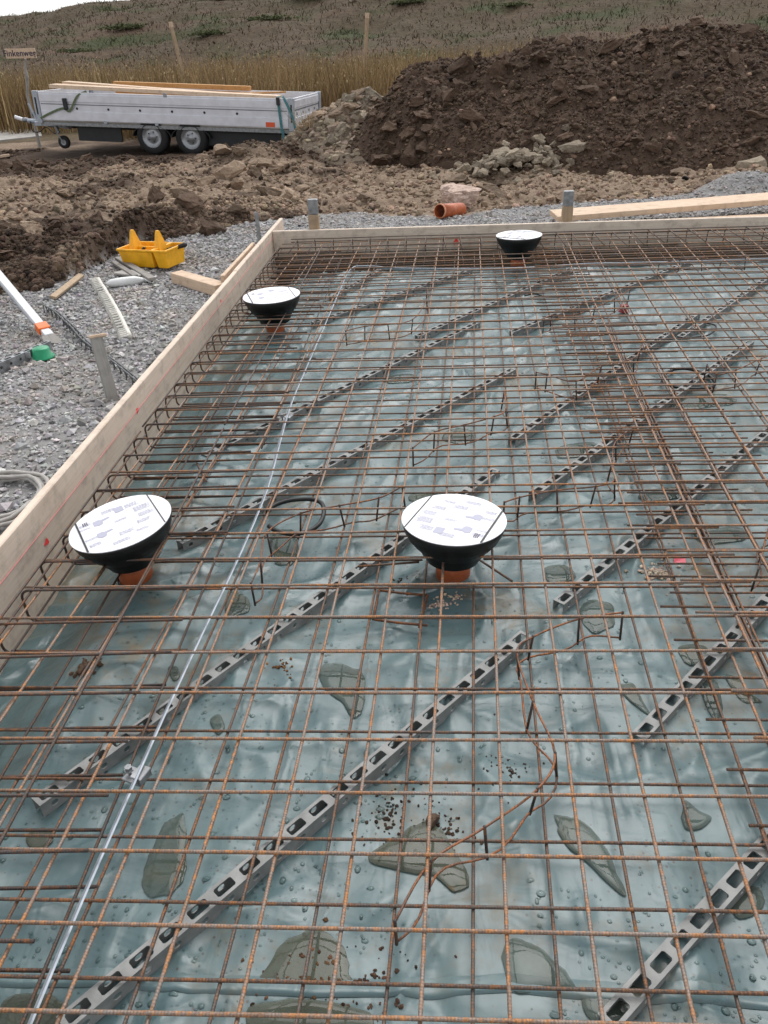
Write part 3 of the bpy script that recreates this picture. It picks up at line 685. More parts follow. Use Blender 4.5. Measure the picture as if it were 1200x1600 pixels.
# rain drops
n = 9500; y = .45+4.2*rng.random(n)**1.7; x = -1.0+rng.random(n)*(1.4+y*.55); x = np.clip(x,-1.05,3.2)
k = np.ones(n,bool)
for (o_, c_) in PO: k &= np.hypot(x-c_[0],y-c_[1]) > np.hypot(*(o_-c_).T).max()*.9
k &= (fbm(x*2,y*2,3,130) > -.25); x, y = x[k], y[k]; n = len(x)
r = np.minimum(rng.gamma(1.2,.0017,n)+.0012,.0095); z = film_z(x,y); el = rng.uniform(.75,1.3,n)
m_ = 8; aa = np.linspace(0,2*np.pi,m_,endpoint=False); V = np.zeros((n,2*m_+1,3))
for k in range(m_):
    for q, (sc, hh) in enumerate(((1,-.05),(.72,.30))):
        V[:,q*m_+k,0] = x+r*sc*np.cos(aa[k])*el; V[:,q*m_+k,1] = y+r*sc*np.sin(aa[k])/el; V[:,q*m_+k,2] = z+r*hh
V[:,2*m_,0] = x; V[:,2*m_,1] = y; V[:,2*m_,2] = z+r*.42
f0 = []
for k in range(m_):
    k2 = (k+1)%m_; f0 += [(k,k2,m_+k2),(k,m_+k2,m_+k),(m_+k,m_+k2,2*m_)]
T = (np.array(f0)[None]+(np.arange(n)*(2*m_+1))[:,None,None]).reshape(-1,3)
setp(link('rain_drops', npmesh('rain_drops', V.reshape(-1,3), T, DROP, True)), 'beaded rain drops all over the film', 'water', kind='stuff')
# dirt and sand spilled on the film
def spill(name, px, py, r, cnt_, col, smin, smax, label, squash=1.0):
    p = P(px,py,.005); a = rng.uniform(0,6.283,cnt_); q = r*np.abs(rng.normal(0,.55,cnt_)); x = p[0]+q*np.cos(a); y = p[1]+q*np.sin(a)*squash; s = rng.uniform(smin,smax,cnt_)
    o = scatter(name, np.stack([x,y,film_z(x,y)+s*.3],1), s, vary(np.array(col)[None]*np.ones((cnt_,1)),.3), CLOD, 'ico', .6)
    setp(o, label, 'dirt', kind='stuff')
spill('sand_spill', 690,945,.045,60,(.55,.42,.33),.002,.006,'small pink sandy crumbs on the film beside the rusty wire frame')
spill('sand_spill', 712,933,.025,30,(.55,.42,.33),.002,.005,'tiny pink sand patch on the film below the middle drain')
spill('sand_spill', 1030,895,.07,130,(.50,.40,.31),.003,.009,'pale sand and stone crumbs on the film below the perforated spacer strip')
spill('mud_crumbs', 610,1270,.10,110,(.05,.035,.025),.0015,.005,'dark mud crumbs on the film beside the long spacer strip')
spill('mud_crumbs', 800,1205,.08,60,(.05,.035,.025),.0015,.004,'sparse dark mud specks on the film near the wire support')
spill('mud_crumbs', 135,1042,.05,70,(.09,.055,.035),.003,.010,'brown mud lump crumbled on the film between bars at the left edge')
spill('mud_crumbs', 625,912,.06,35,(.04,.03,.022),.001,.005,'dark specks on the film in front of the middle drain')
spill('mud_crumbs', 590,1540,.10,80,(.08,.045,.03),.0015,.005,'rusty brown dirt specks on the film at the lap edge')
for px, py, s, lab in ((674,1283,.020,'brown mud clod lying on the film in the muddy puddle'),(133,1043,.028,'brown mud clod lying on the film near the left drain')):
    p = P(px,py,.01); o = link('mud_clod', CL_DK[3]); o.matrix_basis = Matrix.Translation((p[0],p[1],float(film_z(p[0],p[1]))+s*.4)) @ Matrix.Diagonal((s,s,s,1)); setp(o, lab, 'mud clod')
p = P(1062,872,.02); MB_ = MB().hexa([(p[0]-.02,p[1]-.012,.006),(p[0]+.018,p[1]-.016,.007),(p[0]+.022,p[1]+.012,.012),(p[0]-.016,p[1]+.014,.018),(p[0]-.02,p[1]-.01,.009),(p[0]+.018,p[1]-.014,.010),(p[0]+.022,p[1]+.012,.016),(p[0]-.016,p[1]+.014,.022)])
setp(MB_.obj('plastic_scrap', M('pink_scrap', Base_Color=(.75,.12,.16), Roughness=.5).m), 'crumpled pink plastic scrap lying on the film', 'scrap')

# ------------------------------------------------------------------ spacer strips
def plate(mb, L, W, per, hole_w, hole_h, th, to3, notch=False, hc=0.0, chamf=.3):
    """flat strip [0,L]x[-W/2,W/2] with one chamfered window per period, thickness th; to3 maps (u,v,w) to 3D"""
    n = int(round(L/per)); per = L/n; V = []; Fs = []
    for i in range(n):
        u0 = i*per; cx = u0+per/2; a, b = hole_w/2, hole_h/2; c = min(a,b)*chamf
        outer = [(u0,-W/2),(cx-a+c,-W/2),(cx+a-c,-W/2),(u0+per,-W/2),(u0+per,hc),(u0+per,W/2),(cx+a-c,W/2),(cx-a+c,W/2),(u0,W/2),(u0,hc)]
        inner = [(cx-a,hc-b+c),(cx-a+c,hc-b),(cx+a-c,hc-b),(cx+a,hc-b+c),None,(cx+a,hc+b-c),(cx+a-c,hc+b),(cx-a+c,hc+b),(cx-a,hc+b-c),None]
        idx = {}
        for w_ in (0, th):
            for j, p in enumerate(outer): idx[('o',j,w_)] = len(V); V.append(to3(p[0],p[1],w_))
            for j, p in enumerate(inner):
                if p: idx[('i',j,w_)] = len(V); V.append(to3(p[0],p[1],w_))
        for w_ in (0, th):
            o = lambda j: idx[('o',j,w_)]
            q = lambda j: idx[('i',j,w_)]
            fs = [(o(0),o(1),q(1),q(0)),(o(1),o(2),q(2),q(1)),(o(2),o(3),q(3),q(2)),(o(3),o(4),o(5),q(5),q(3)),(o(5),o(6),q(6),q(5)),(o(6),o(7),q(7),q(6)),(o(7),o(8),q(8),q(7)),(o(8),o(9),o(0),q(0),q(8))]
            Fs += fs if w_ else [tuple(reversed(f)) for f in fs]
        ring = [0,1,2,3,5,6,7,8]
        for j in range(8):
            A, B = ring[j], ring[(j+1)%8]; Fs.append((idx[('i',A,0)],idx[('i',B,0)],idx[('i',B,th)],idx[('i',A,th)]))
        for A, B in ((0,1),(1,2),(2,3),(5,6),(6,7),(7,8)): Fs.append((idx[('o',A,0)],idx[('o',A,th)],idx[('o',B,th)],idx[('o',B,0)]))
        if i == 0: Fs.append((idx[('o',8,0)],idx[('o',8,th)],idx[('o',0,th)],idx[('o',0,0)]))
        if i == n-1: Fs.append((idx[('o',3,0)],idx[('o',3,th)],idx[('o',5,th)],idx[('o',5,0)]))
    mb.add(V, Fs)
def make_strip(A, B, label, W=.038, Hh=.040, mat=STRIPM, name='spacer_strip', z0=0.0):
    A = np.array(A); B = np.array(B); L = float(np.linalg.norm((B-A)[:2])); per = .0655; th = .0028
    root = empty(name, (A[0],A[1],z0), label, 'spacer strip', 'grey spacer strips under the mesh'); root.rotation_euler = (0,0,math.atan2(B[1]-A[1],B[0]-A[0]))
    bpy_loc = root
    def part(nm, fn):
        mb = MB(); fn(mb); o = bpy.data.objects.new(nm, mesh(nm, mb.v, mb.f, mat)); COL.objects.link(o); o.parent = root
    part('top_flange', lambda mb: plate(mb, L, W, per, .044, W*.60, th, lambda u,v,w_: (u,v,Hh-th+w_)))
    for s in (-1,1):
        part('side_wall', lambda mb: plate(mb, L, Hh-th-.0005, per, .017, .015, th, lambda u,v,w_: (u, s*(W/2-th+w_), (Hh-th)/2+v), hc=.002, chamf=.55))
    return root
SP = [((95,1600),(822,988),'long grey spacer strip passing under the bent wire support at the lap edge'),
 ((55,1252),(775,732),'grey spacer strip running behind the middle drain'),
 ((280,846),(802,575),'grey spacer strip crossing the loop of black cable'),
 ((318,710),(747,502),'grey spacer strip under the second clamp of the galvanised strip'),
 ((518,464),(593,420),'short grey spacer strip at the bend of the galvanised strip'),
 ((489,503),(735,420),'grey spacer strip leading from the left back drain to the back trench'),
 ((652,524),(893,418),'grey spacer strip ending beside the back drain'),
 ((800,517),(1077,407),'grey spacer strip running to the back trench right of the back drain'),
 ((800,684),(1090,488),'grey spacer strip with a wire support standing at its lower end'),
 ((833,770),(1173,532),'grey spacer strip crossing the black hose ring'),
 ((1063,525),(1235,408),'grey spacer strip beside the small black cable loop'),
 ((873,940),(1215,660),'grey spacer strip with pale sand crumbs beside it'),
 ((998,1150),(1240,890),'short wide-windowed spacer strip near the right edge of the film'),
 ((948,1597),(1260,1250),'broad grey spacer strip at the wide clear puddle')]
for a, b, lab in SP: make_strip(P(*a,.042), P(*b,.042), lab)

# ------------------------------------------------------------------ reinforcement mesh
def bar_mesh(name, L, r, mat, wav=.004, seg=.22, n=7):
    k = max(2, int(L/seg)); s1, s2 = random.uniform(0,99), random.uniform(0,99)
    t = np.linspace(0,L,k+1); a = wav*fbm(t*.8,t*0+s1,2,140); b = wav*fbm(t*.9,t*0+s2,2,141)*.7
    V, Fs = tube([(t[i],a[i],b[i]) for i in range(k+1)], r, n); return mesh(name, V, Fs, mat, True)
def mesh_panel(label, z, longs, crosses, mat, r, group=None, name='rebar_mesh'):
    """longs: ((x,y0),(x,y1)) list; crosses likewise; all bars welded into one thing"""
    root = empty(name, (longs[0][0][0], longs[0][0][1], z), label, 'rebar mesh', group)
    for lst, dz in ((longs, -r*1.8), (crosses, 0)):
        bank = {}
        for A, B in lst:
            L = math.hypot(B[0]-A[0], B[1]-A[1]); key = round(L,1)
            if key not in bank: bank[key] = [bar_mesh('bar', L, r, mat) for _ in range(4)]
            o = link('bar', random.choice(bank[key]), root)
            j = lambda: random.uniform(-.0025,.0025)
            orient(o, (A[0],A[1],z+dz+j()*.4), (B[0],B[1],z+dz+j()*.6), random.uniform(0,6.28))
    return root
DR = [(-1.008,2.066),(.06,2.08),(-.973,4.623),(.647,6.128)]      # drains: bars are cut round them
def cut(A, B, rad=.10, zlow=False):
    """split a bar where a drain stands in its way"""
    A = np.array(A); B = np.array(B); L = np.linalg.norm(B-A); u = (B-A)/L; cuts = []
    for c in DR:
        w_ = np.array(c)-A; t = float(w_@u); dd = abs(u[0]*w_[1]-u[1]*w_[0])
        if dd < rad and 0 < t < L: h = math.sqrt(rad*rad-dd*dd); cuts.append((t-h-random.uniform(0,.02), t+h+random.uniform(0,.03)))
    out = []; t0 = 0
    for a, b in sorted(cuts):
        if a-t0 > .06: out.append((tuple(A+u*t0), tuple(A+u*a)))
        t0 = b
    if L-t0 > .06: out.append((tuple(A+u*t0), tuple(B)))
    return out
def lattice(xs, slopes, y0, y1, ys, x0, x1, cs, rad=.10):
    """xs given at y=1.585"""
    lo = []; cr = []
    for x, m_ in zip(xs, slopes): j = random.uniform(-.002,.002); lo += cut((x+m_*(y0-1.585)+j, y0), (x+m_*(y1-1.585)+j, y1), rad)
    for y in ys: j = random.uniform(-.003,.003); cr += cut((x0, y+cs*x0+j), (x1, y+cs*x1+j), rad)
    return lo, cr
def xl(x): return .026+.026*np.clip((x+1.1)/1.9,0,1)
RU = .0039; RL = .0037; ZU = .152; ZL = .0505
xs = -.740+.1495*np.arange(-3,11); ysu = 1.5355+.1470*np.arange(-8,35)
lo, cr = lattice(xs, xl(xs), .25, 6.56, ysu, -1.235, .90, .013, .105)
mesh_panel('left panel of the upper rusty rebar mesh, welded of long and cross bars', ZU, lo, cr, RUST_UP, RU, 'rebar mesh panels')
xs = .802+.1505*np.arange(0,16)
lo, cr = lattice(xs, .050+.004*np.arange(16), .25, 6.60, ysu+.010, .70, 3.25, .0, .105)
mesh_panel('right panel of the upper rusty rebar mesh, overlapping the left panel', ZU+.011, lo, cr, RUST_UP, RU, 'rebar mesh panels')
xs = -.357+.1535*np.arange(-5,10); ysl = 1.357+.1495*np.arange(-7,35)
lo, cr = lattice(xs, np.full(len(xs),.047), .2, 6.5, ysl, -1.22, 1.12, .010, .085)
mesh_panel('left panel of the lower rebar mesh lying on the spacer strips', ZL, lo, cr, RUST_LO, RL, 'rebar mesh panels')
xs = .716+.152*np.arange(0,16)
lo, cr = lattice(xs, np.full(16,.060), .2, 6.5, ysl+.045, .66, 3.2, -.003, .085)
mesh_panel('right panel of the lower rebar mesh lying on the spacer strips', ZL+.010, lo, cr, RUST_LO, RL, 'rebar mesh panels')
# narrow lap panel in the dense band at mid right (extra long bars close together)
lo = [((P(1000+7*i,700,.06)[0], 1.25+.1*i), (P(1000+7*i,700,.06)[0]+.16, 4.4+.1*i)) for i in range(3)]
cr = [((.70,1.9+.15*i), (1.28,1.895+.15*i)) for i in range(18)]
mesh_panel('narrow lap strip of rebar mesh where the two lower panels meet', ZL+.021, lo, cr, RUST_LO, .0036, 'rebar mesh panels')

# ------------------------------------------------------------------ edge stirrup baskets (U bars)
def arc(cx, cz, r, a0, a1, k=5): return [(cx+r*math.cos(R_(a0+(a1-a0)*i/k)), cz+r*math.sin(R_(a0+(a1-a0)*i/k))) for i in range(k+1)]
def ubar_mesh(L1, L2, h, r=.004):
    bend = .028; pr = [(L1, h)]+[(bend,h)]+arc(bend,h-bend,bend,90,180)[1:]+arc(bend,bend,bend,180,270)+[(L2,0)]
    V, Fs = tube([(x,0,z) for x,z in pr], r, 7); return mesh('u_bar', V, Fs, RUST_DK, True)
def basket(label, base, n, pitch, ang, along, Lr, extra, h=.115, z0=.046):
    root = empty('stirrup_basket', base, label, 'stirrup basket', 'edge stirrup baskets')
    ms = [ubar_mesh(Lr+random.uniform(-.03,.03), Lr+random.uniform(-.06,.04), h) for _ in range(5)]
    for i in range(n):
        q = np.array(base)+np.array(along)*pitch*i; o = link('u_bar', random.choice(ms), root)
        o.matrix_basis = Matrix.Translation((q[0]+random.uniform(-.008,.008), q[1]+random.uniform(-.008,.008), z0+random.uniform(-.004,.004))) @ Matrix.Rotation(ang+random.gauss(0,.015),4,'Z') @ Matrix.Rotation(random.gauss(0,.06),4,'X')
    L = pitch*(n-1)+.1; tmp = bar_mesh('tie_bar', L, .0038, RUST_DK)
    nrm = np.array([math.cos(ang), math.sin(ang)])
    for off, z in extra:
        o = link('tie_bar', tmp, root); A = np.array(base)[:2]+nrm*off-np.array(along)[:2]*.05
        orient(o, (A[0],A[1],z0+z), (A[0]+along[0], A[1]+along[1], z0+z), random.uniform(0,6))
    return root
ex_ = ((.012,h_) for h_ in ())
EX = ((.012,.125),(.03,.108),(.02,.010),(.20,.008),(.36,.124),(.50,.008))
basket('near stretch of dark U-shaped stirrups hooked along the left formwork board', (-1.228,.46,0), 17, .148, R_(3.0), (-.002,1,0), .53, EX)
basket('far stretch of dark U-shaped stirrups along the left formwork board behind the left drain', (-1.236,2.97,0), 23, .151, R_(2.2), (.0,1,0), .55, EX)
basket('row of dark U-shaped stirrups hooked along the back formwork board', (-1.12,6.60,0), 28, .150, R_(-90), (1,-.003,0), .52, ((.012,.127),(.03,.108),(.012,.010),(.20,.008),(.33,.124),(.46,.008)), .12)
# loose cut bar ends lying about the lower mesh
for i, (a, b, z, lab) in enumerate((((560,885),(655,878),.075,'short loose rusty bar end in front of the middle drain'),((307,722),(322,752),.03,'short leaning bar stub beside the left trench'),((745,872),(800,908),.02,'short dark rod leaning beside the orange pipe of the middle drain'))):
    A, B = P(*a,z), P(*b,z+.03 if i else z); V, Fs = tube([(0,0,0),(float(np.linalg.norm(B-A)),0,0)], .004, 7)
    o = link('loose_bar', mesh('loose_bar', V, Fs, RUST_LO, True)); orient(o, A, B); setp(o, lab, 'steel bar')
# small bent rusty frame lying on the film
fr = empty('rusty_frame', tuple(P(625,950,.0)), 'small bent rusty wire frame lying on the film below the middle drain', 'wire frame')
for a, b in (((592,922),(668,930)),((585,968),(668,977)),((592,922),(583,968)),((668,930),(655,980))):
    MB().tube([P(*a,.028), P((a[0]+b[0])/2,(a[1]+b[1])/2+1,.022), P(*b,.020)],.0042,7).obj('side_bar', RUST_WIRE, fr, True)

# ------------------------------------------------------------------ serpentine wire supports
def serpentine(pts, label, ztop=.140, zbot=.058, rungs=None):
    top = [P(x,y,ztop) for x,y in pts]; root = empty('wire_support', (top[0][0],top[0][1],zbot), label, 'wire support', 'bent ladder wire supports between the meshes')
    tp = smoothpath(top,5); MB().tube(tp,.0028,6).obj('top_wire', RUST_WIRE, root, True)
    MB().tube([(p[0]+.012*math.sin(i*.7),p[1]+.01*math.cos(i*.9),zbot) for i,p in enumerate(tp)],.0028,6).obj('bottom_wire', RUST_WIRE, root, True)
    for i, p in enumerate(tp):
        if i % 5 == 0 or i == len(tp)-1: MB().tube([(p[0],p[1],ztop+.004),(p[0]+.012*math.sin(i*.7),p[1]+.01*math.cos(i*.9),zbot-.008)],.0034,6).obj('rung', RUST_DK, root, True)
serpentine([(617,1440),(673,1347),(757,1293),(840,1233),(867,1177),(833,1097),(808,1020),(833,995),(905,967),(973,957)], 'long serpentine rusty wire support winding past the muddy puddle')
serpentine([(392,912),(407,877),(417,832),(470,802),(530,790),(592,778),(628,760)], 'serpentine wire support standing across the loop of black cable')
serpentine([(645,700),(679,675),(725,664),(772,651),(790,640),(788,612)], 'serpentine wire support at the lower end of a grey spacer strip')
serpentine([(788,785),(812,777),(870,766),(931,760),(960,750),(957,720),(962,690),(990,668)], 'serpentine wire support between the middle drain and the dense lap band')
serpentine([(540,517),(570,510),(606,507),(645,499),(666,470),(668,450)], 'serpentine wire support behind the galvanised strip toward the left back drain')
serpentine([(838,582),(855,585),(900,596),(940,572),(990,560),(1002,540)], 'serpentine wire support in the middle of the slab beside a spacer strip')
serpentine([(850,498),(862,493),(898,492),(930,480),(960,467),(985,452)], 'serpentine wire support right of the back drain near the trench')
serpentine([(1030,412),(1063,405),(1097,403),(1130,400),(1165,402)], 'serpentine wire support close to the back trench at the right')
serpentine([(1105,570),(1120,585),(1150,578),(1190,560),(1215,550)], 'serpentine wire support beside the black hose ring')
serpentine([(1185,890),(1196,845),(1205,815),(1225,790)], 'serpentine wire support at the right edge beside the sand crumbs')

# ------------------------------------------------------------------ galvanised earthing strip, clamps
zs = .122
path = [P(30,1640,zs)]+[P(x,y,zs) for x,y in ((90,1495),(148,1360),(205,1232),(262,1105),(318,985),(372,872),(415,770),(437,690),(455,630),(487,555),(515,490),(540,432))]
path = smoothpath(path,4)+smoothpath([P(x,y,.11) for x,y in ((545,424),(551,419),(560,417),(585,417),(620,420),(720,421),(800,420),(860,417),(920,413),(1010,411),(1120,408),(1200,405),(1260,402))],3)
V = []; Fs = []; tl = R_(36)
for i, p in enumerate(path):
    t = Vector(path[min(i+1,len(path)-1)])-Vector(path[max(i-1,0)]); t.z = 0; t.normalize(); nr = Vector((t.y,-t.x,0)); p = Vector(p)
    h = nr*math.sin(tl)+Vector((0,0,math.cos(tl))); q = nr*math.cos(tl)-Vector((0,0,math.sin(tl)))
    for a, b in ((-.0125,-.002),(.0125,-.002),(.0125,.002),(-.0125,.002)): V.append(p+h*a+q*b)
for i in range(len(path)-1):
    for k in range(4): Fs.append((i*4+k, i*4+(k+1)%4, i*4+4+(k+1)%4, i*4+4+k))
Fs += [(3,2,1,0), tuple(len(V)-4+k for k in range(4))]
setp(link('earthing_strip', mesh('earthing_strip', V, Fs, GALV)), 'bright galvanised steel earthing strip running the length of the slab', 'steel strip')
for (px,py), lab in (((213,1207),'galvanised screw clamp joining the earthing strip to a near cross bar'),((447,652),'galvanised screw clamp on the earthing strip above a spacer strip')):
    p = P(px,py,.115); root = empty('strip_clamp', tuple(p), lab, 'clamp', 'earthing strip clamps'); x,y,z = p; a = R_(20)
    for nm, args in (('lower_plate',(-.030,.024,-.020,.020,-.018,-.012)),('upper_plate',(.000,.030,-.022,.018,.004,.010)),('side_plate',(.022,.028,-.022,.018,-.012,.004))):
        o = MB().box(*args,b=.0015).obj(nm, GALV_DULL); o.matrix_basis = Matrix.Translation(p) @ Matrix.Rotation(-a,4,'Z'); adopt(o, root)
    for sx in (-.018,):
        mb = MB(); mb.lathe([(.001,.012),(.0085,.012),(.0085,.003),(.011,.003),(.011,0),(.004,0),(.004,-.020)],6); o = mb.obj('bolt', GALV_DULL); o.matrix_basis = Matrix.Translation((x+sx,y+.004,z+.002)); adopt(o, root)

# ------------------------------------------------------------------ floor drains
def drain(c, zt, lean, spin, label, D=.33, kz=1.28):
    root = empty('floor_drain', (c[0],c[1],0), label, 'floor drain', 'floor drains with paper covers'); R = D/2
    MT = Matrix.Translation((c[0],c[1],zt)) @ Matrix.Rotation(lean[0],4,'X') @ Matrix.Rotation(lean[1],4,'Y')
    def put(mb, nm, mat, par=root, smooth=True, extra=Matrix.Identity(4)):
        o = mb.obj(nm, mat, None, smooth); o.matrix_basis = MT @ extra
        o.parent = par
        if par is root: o.matrix_parent_inverse = root.matrix_basis.inverted()
        else: o.matrix_basis = extra
        return o
    pr = [(R-.004,-.003),(R-.002,-.006),(R*.98,-.012),(R*.95,-.026),(R*.92,-.027),(R*.89,-.042),(R*.86,-.043),(R*.80,-.058),(R*.77,-.059),(R*.68,-.076),(R*.65,-.077),(R*.61,-.092),(R*.58,-.093),(R*.53,-.110),(R*.40,-.114)]; pr = [(r, z*kz) for r, z in pr]
    put(MB().lathe(pr,48), 'body', BLACKP)
    cover = put(MB().lathe([(.0005,.0012),(R*.6,.0012),(R-.001,.0010),(R,-.0008),(R-.003,-.0026),(.0005,-.003)],56), 'cover_disc', WHITEP, smooth=False)
    S = Matrix.Rotation(spin,4,'Z')
    mb = MB(); rr = random.Random(5)
    def quad(x0,x1,y0,y1):
        if max(math.hypot(x,y) for x in (x0,x1) for y in (y0,y1)) < R*.965: mb.add([(x0,y0,.0019),(x1,y0,.0019),(x1,y1,.0019),(x0,y1,.0019)],[(0,1,2,3)])
    def para(x0, y0, wd, n, lh=.0042, fs=.0017):
        for i in range(n):
            x = x0; ln = wd*rr.uniform(.7,1)
            while x < x0+ln: dx = rr.uniform(.003,.011); quad(x, min(x+dx,x0+ln), y0-i*lh, y0-i*lh+fs); x += dx+.0016
    for x0,y0,wd,n in ((-.12,.075,.05,5),(-.125,.045,.045,3),(-.04,.115,.06,6),(.035,.10,.055,7),(.055,.06,.06,9),(.06,.01,.055,7),(-.12,-.03,.05,4),(-.115,-.07,.045,5),(-.02,-.065,.055,6),(-.05,-.11,.07,5),(.045,-.035,.05,6),(-.015,.02,.05,4),(.03,-.09,.045,4)): para(x0,y0,wd,n)
    put(mb, 'print', PRINT, cover, False, S)['kind'] = 'stuff'
    mb = MB()
    for ox, oy, k in ((-.055,.05,1),(-.06,-.035,.95)):          # little funnel drawings
        pl = [(-.022,.018),(-.004,.021),(.004,.015),(.030,.017),(.034,.007),(.010,.001),(.006,-.016),(-.006,-.020),(-.022,-.012)]
        put(MB().add([(ox+x*k,oy+y*k,.0021) for x,y in pl],[tuple(reversed(range(len(pl))))]), 'drawing', PRINT, cover, False, S)
    mb.add([(x,y,.0021) for x,y in ((.0,.070),(.03,.070),(.03,.108),(.0,.108))],[(0,1,2,3)])
    put(mb, 'diagram', PRINT, cover, False, S)
    mb = MB()
    for i in range(3):
        for j in range(3): mb.add([(-.108+i*.006,.062+j*.009,.0022),(-.104+i*.006,.062+j*.009,.0022),(-.104+i*.006,.069+j*.009,.0022),(-.108+i*.006,.069+j*.009,.0022)],[(0,1,2,3)])
    put(mb, 'logo', PRINTD, cover, False, S)['kind'] = 'stuff'
    for xo, wd in ((-R*.76,.0030),(R*.72,.0016)):
        h = math.sqrt(R*R-xo*xo)-.001
        put(MB().box(xo-wd,xo+wd,-h,h,.0021,.0036), 'strap', BLACKP, cover, False, S)
    put(MB().lathe([(R*.40,-.108*kz),(R*.385,-.112*kz),(R*.385,-.122*kz)],32), 'collar', BLACKP)
    top = MT @ Vector((0,0,-.11*kz)); o = MB().tube([(c[0]+.004,c[1]+.004,-.12), tuple(top*.5+Vector((c[0],c[1],.0))*.5), tuple(MT @ Vector((0,0,-.106*kz)))], .056, 32).obj('pipe', ORANGEP, root, True)
    mb = MB(); mb.lathe([(.0562,.0),(.0592,.001),(.0592,.02),(.0562,.021)],32,(c[0]+.003,c[1]+.003,-.010)); mb.obj('pipe_socket', BLACKP, root, True)
drain((-1.008,2.066), .225, (R_(2),R_(-7)), R_(33), 'floor drain with white paper cover standing beside the near left stirrups')
drain((.060,2.080), .225, (R_(-2),R_(1.5)), R_(158), 'floor drain with white paper cover in the middle of the slab')
drain((-.973,4.623), .25, (R_(1),R_(-1.5)), R_(20), 'floor drain with white paper cover near the left edge beyond the galvanised clamp', .345, 1.45)
drain((.647,6.128), .25, (R_(0),R_(-1)), R_(60), 'floor drain with white paper cover in front of the back formwork board', .345, 1.4)

# ------------------------------------------------------------------ black cable and hose loops
def loop(px, z, r, label, name='black_cable_loop', jitter=.012):
    pts = [P(x,y,z) for x,y in px]; pts = [np.array([p[0],p[1],max(z,float(film_z(p[0],p[1]))+r*.9)]) for p in pts]
    setp(MB().tube(smoothpath(pts,6),r,8).obj(name, BLACKP, None, True), label, 'cable')
loop([(418,800),(428,790),(452,782),(485,780),(502,786),(506,800),(500,817),(482,830),(455,834),(433,830),(420,822)], .05,.0085,'loop of black flat cable lying on the film in the middle of the slab')
loop([(1048,578),(1070,576),(1098,582),(1112,590),(1117,600),(1105,607),(1075,607),(1048,603),(1036,595),(1040,584),(1050,579)], .03,.008,'closed ring of black hose lying on the film among the right bars','black_hose_ring')
loop([(820,462),(835,459),(848,463),(850,468)], .03,.006,'short curved piece of black cable beside a back spacer strip')
loop([(1060,528),(1085,527),(1105,524),(1118,515),(1117,508),(1105,505)], .03,.005,'hooked piece of black cable beside the right spacer strip')

# ------------------------------------------------------------------ things on the gravel and along the formwork
def gz(x, y): return float(ground_z(x, y))
def stake(px, pytop, Y_, wd, dp, label, mat, ztop=None, tilt=(0,0), split=None):
    p = PY(px,pytop,Y_); root = empty('stake', (p[0],Y_,gz(p[0],Y_)), label, 'stake'); top = p[2]; zb = gz(p[0],Y_)-.15
    mb = MB(); mb.box(p[0]-wd/2,p[0]+wd/2,Y_-dp/2,Y_+dp/2,zb,top if split is None else split,b=.003); mb.obj('post', mat, root)
    if split is not None:
        mb = MB(); mb.box(p[0]-wd/2+.002,p[0]+wd/2-.002,Y_-dp/2+.006,Y_+dp/2-.006,split,top,b=.004); mb.obj('steel_head', GALV_DULL, root)
    return root
stake(488,311,6.775,.085,.06,'wooden stake with grey top behind the back board near its left corner', STAKE, split=.33)
stake(889,298,6.775,.085,.06,'wooden stake with grey top behind the back board beside the lying planks', STAKE, split=.335)
p = PY(401,331,6.95); root = empty('steel_stake', (p[0],6.95,gz(p[0],6.95)), 'thin steel angle stake outside the corner of the formwork', 'stake')
MB().prism([(p[0]-.017,6.93),(p[0]+.017,6.93),(p[0]+.017,6.936),(p[0]-.011,6.936),(p[0]-.011,6.965),(p[0]-.017,6.965)],-.1,p[2]).obj('angle_bar', GALV_DULL, root)
# grey weathered stake leaning at the left board
A = P(178,632,.06); B = PY(150,527,A[1]+.10)
root = empty('leaning_stake', tuple(A), 'weathered grey timber stake leaning against the outside of the left board', 'stake')
ax = Vector(B-A); L = ax.length; o = MB().box(-.028,.028,-.022,.022,-.12,L,b=.004).obj('post', STAKE_GREY); o.matrix_basis = Matrix.Translation(A) @ ax.to_track_quat('Z','Y').to_matrix().to_4x4(); adopt(o, root)
o = MB().box(-.050,.032,-.028,.026,L-.004,L+.012,b=.004).obj('split_top', PINE); o.matrix_basis = Matrix.Translation(A) @ ax.to_track_quat('Z','Y').to_matrix().to_4x4(); adopt(o, root)
def plank(A, B, wd, th, mat, label, name='plank', roll=0.0, cat='plank', group=None):
    A, B = Vector(A), Vector(B); L = (B-A).length
    o = MB().box(0,L,-wd/2,wd/2,0,th,b=.003).obj(name, mat); orient(o, A, B, roll); return setp(o, label, cat, group)
q = P(280,440,.10); q2 = P(342,462,.10)
plank((q[0]-.02,q[1]+.03,gz(q[0],q[1])+.006),(q2[0]+.02,q2[1]+.02,gz(q2[0],q2[1])+.01),.10,.075,PINE,'short square pine block lying on the gravel beside the left board','timber_block',0,'timber')
a, b = P(352,434,.20), P(400,383,.20)
o = MB().box(0,float(np.linalg.norm(a-b)),-.014,.014,-.10,.0,b=.003).obj('board_offcut', PINE); orient(o,(a[0]-.02,a[1],.215),(b[0]-.02,b[1],.222)); setp(o,'short pine board offcut standing against the outside of the left board','board')
plank((1.06,7.26,.15),(4.3,7.50,.26),.33,.045,PINE,'long pale plank lying on the gravel behind the back board')
plank((1.9,7.02,.11),(4.3,7.10,.14),.20,.035,PINE,'second pale plank lying under and in front of the long one')
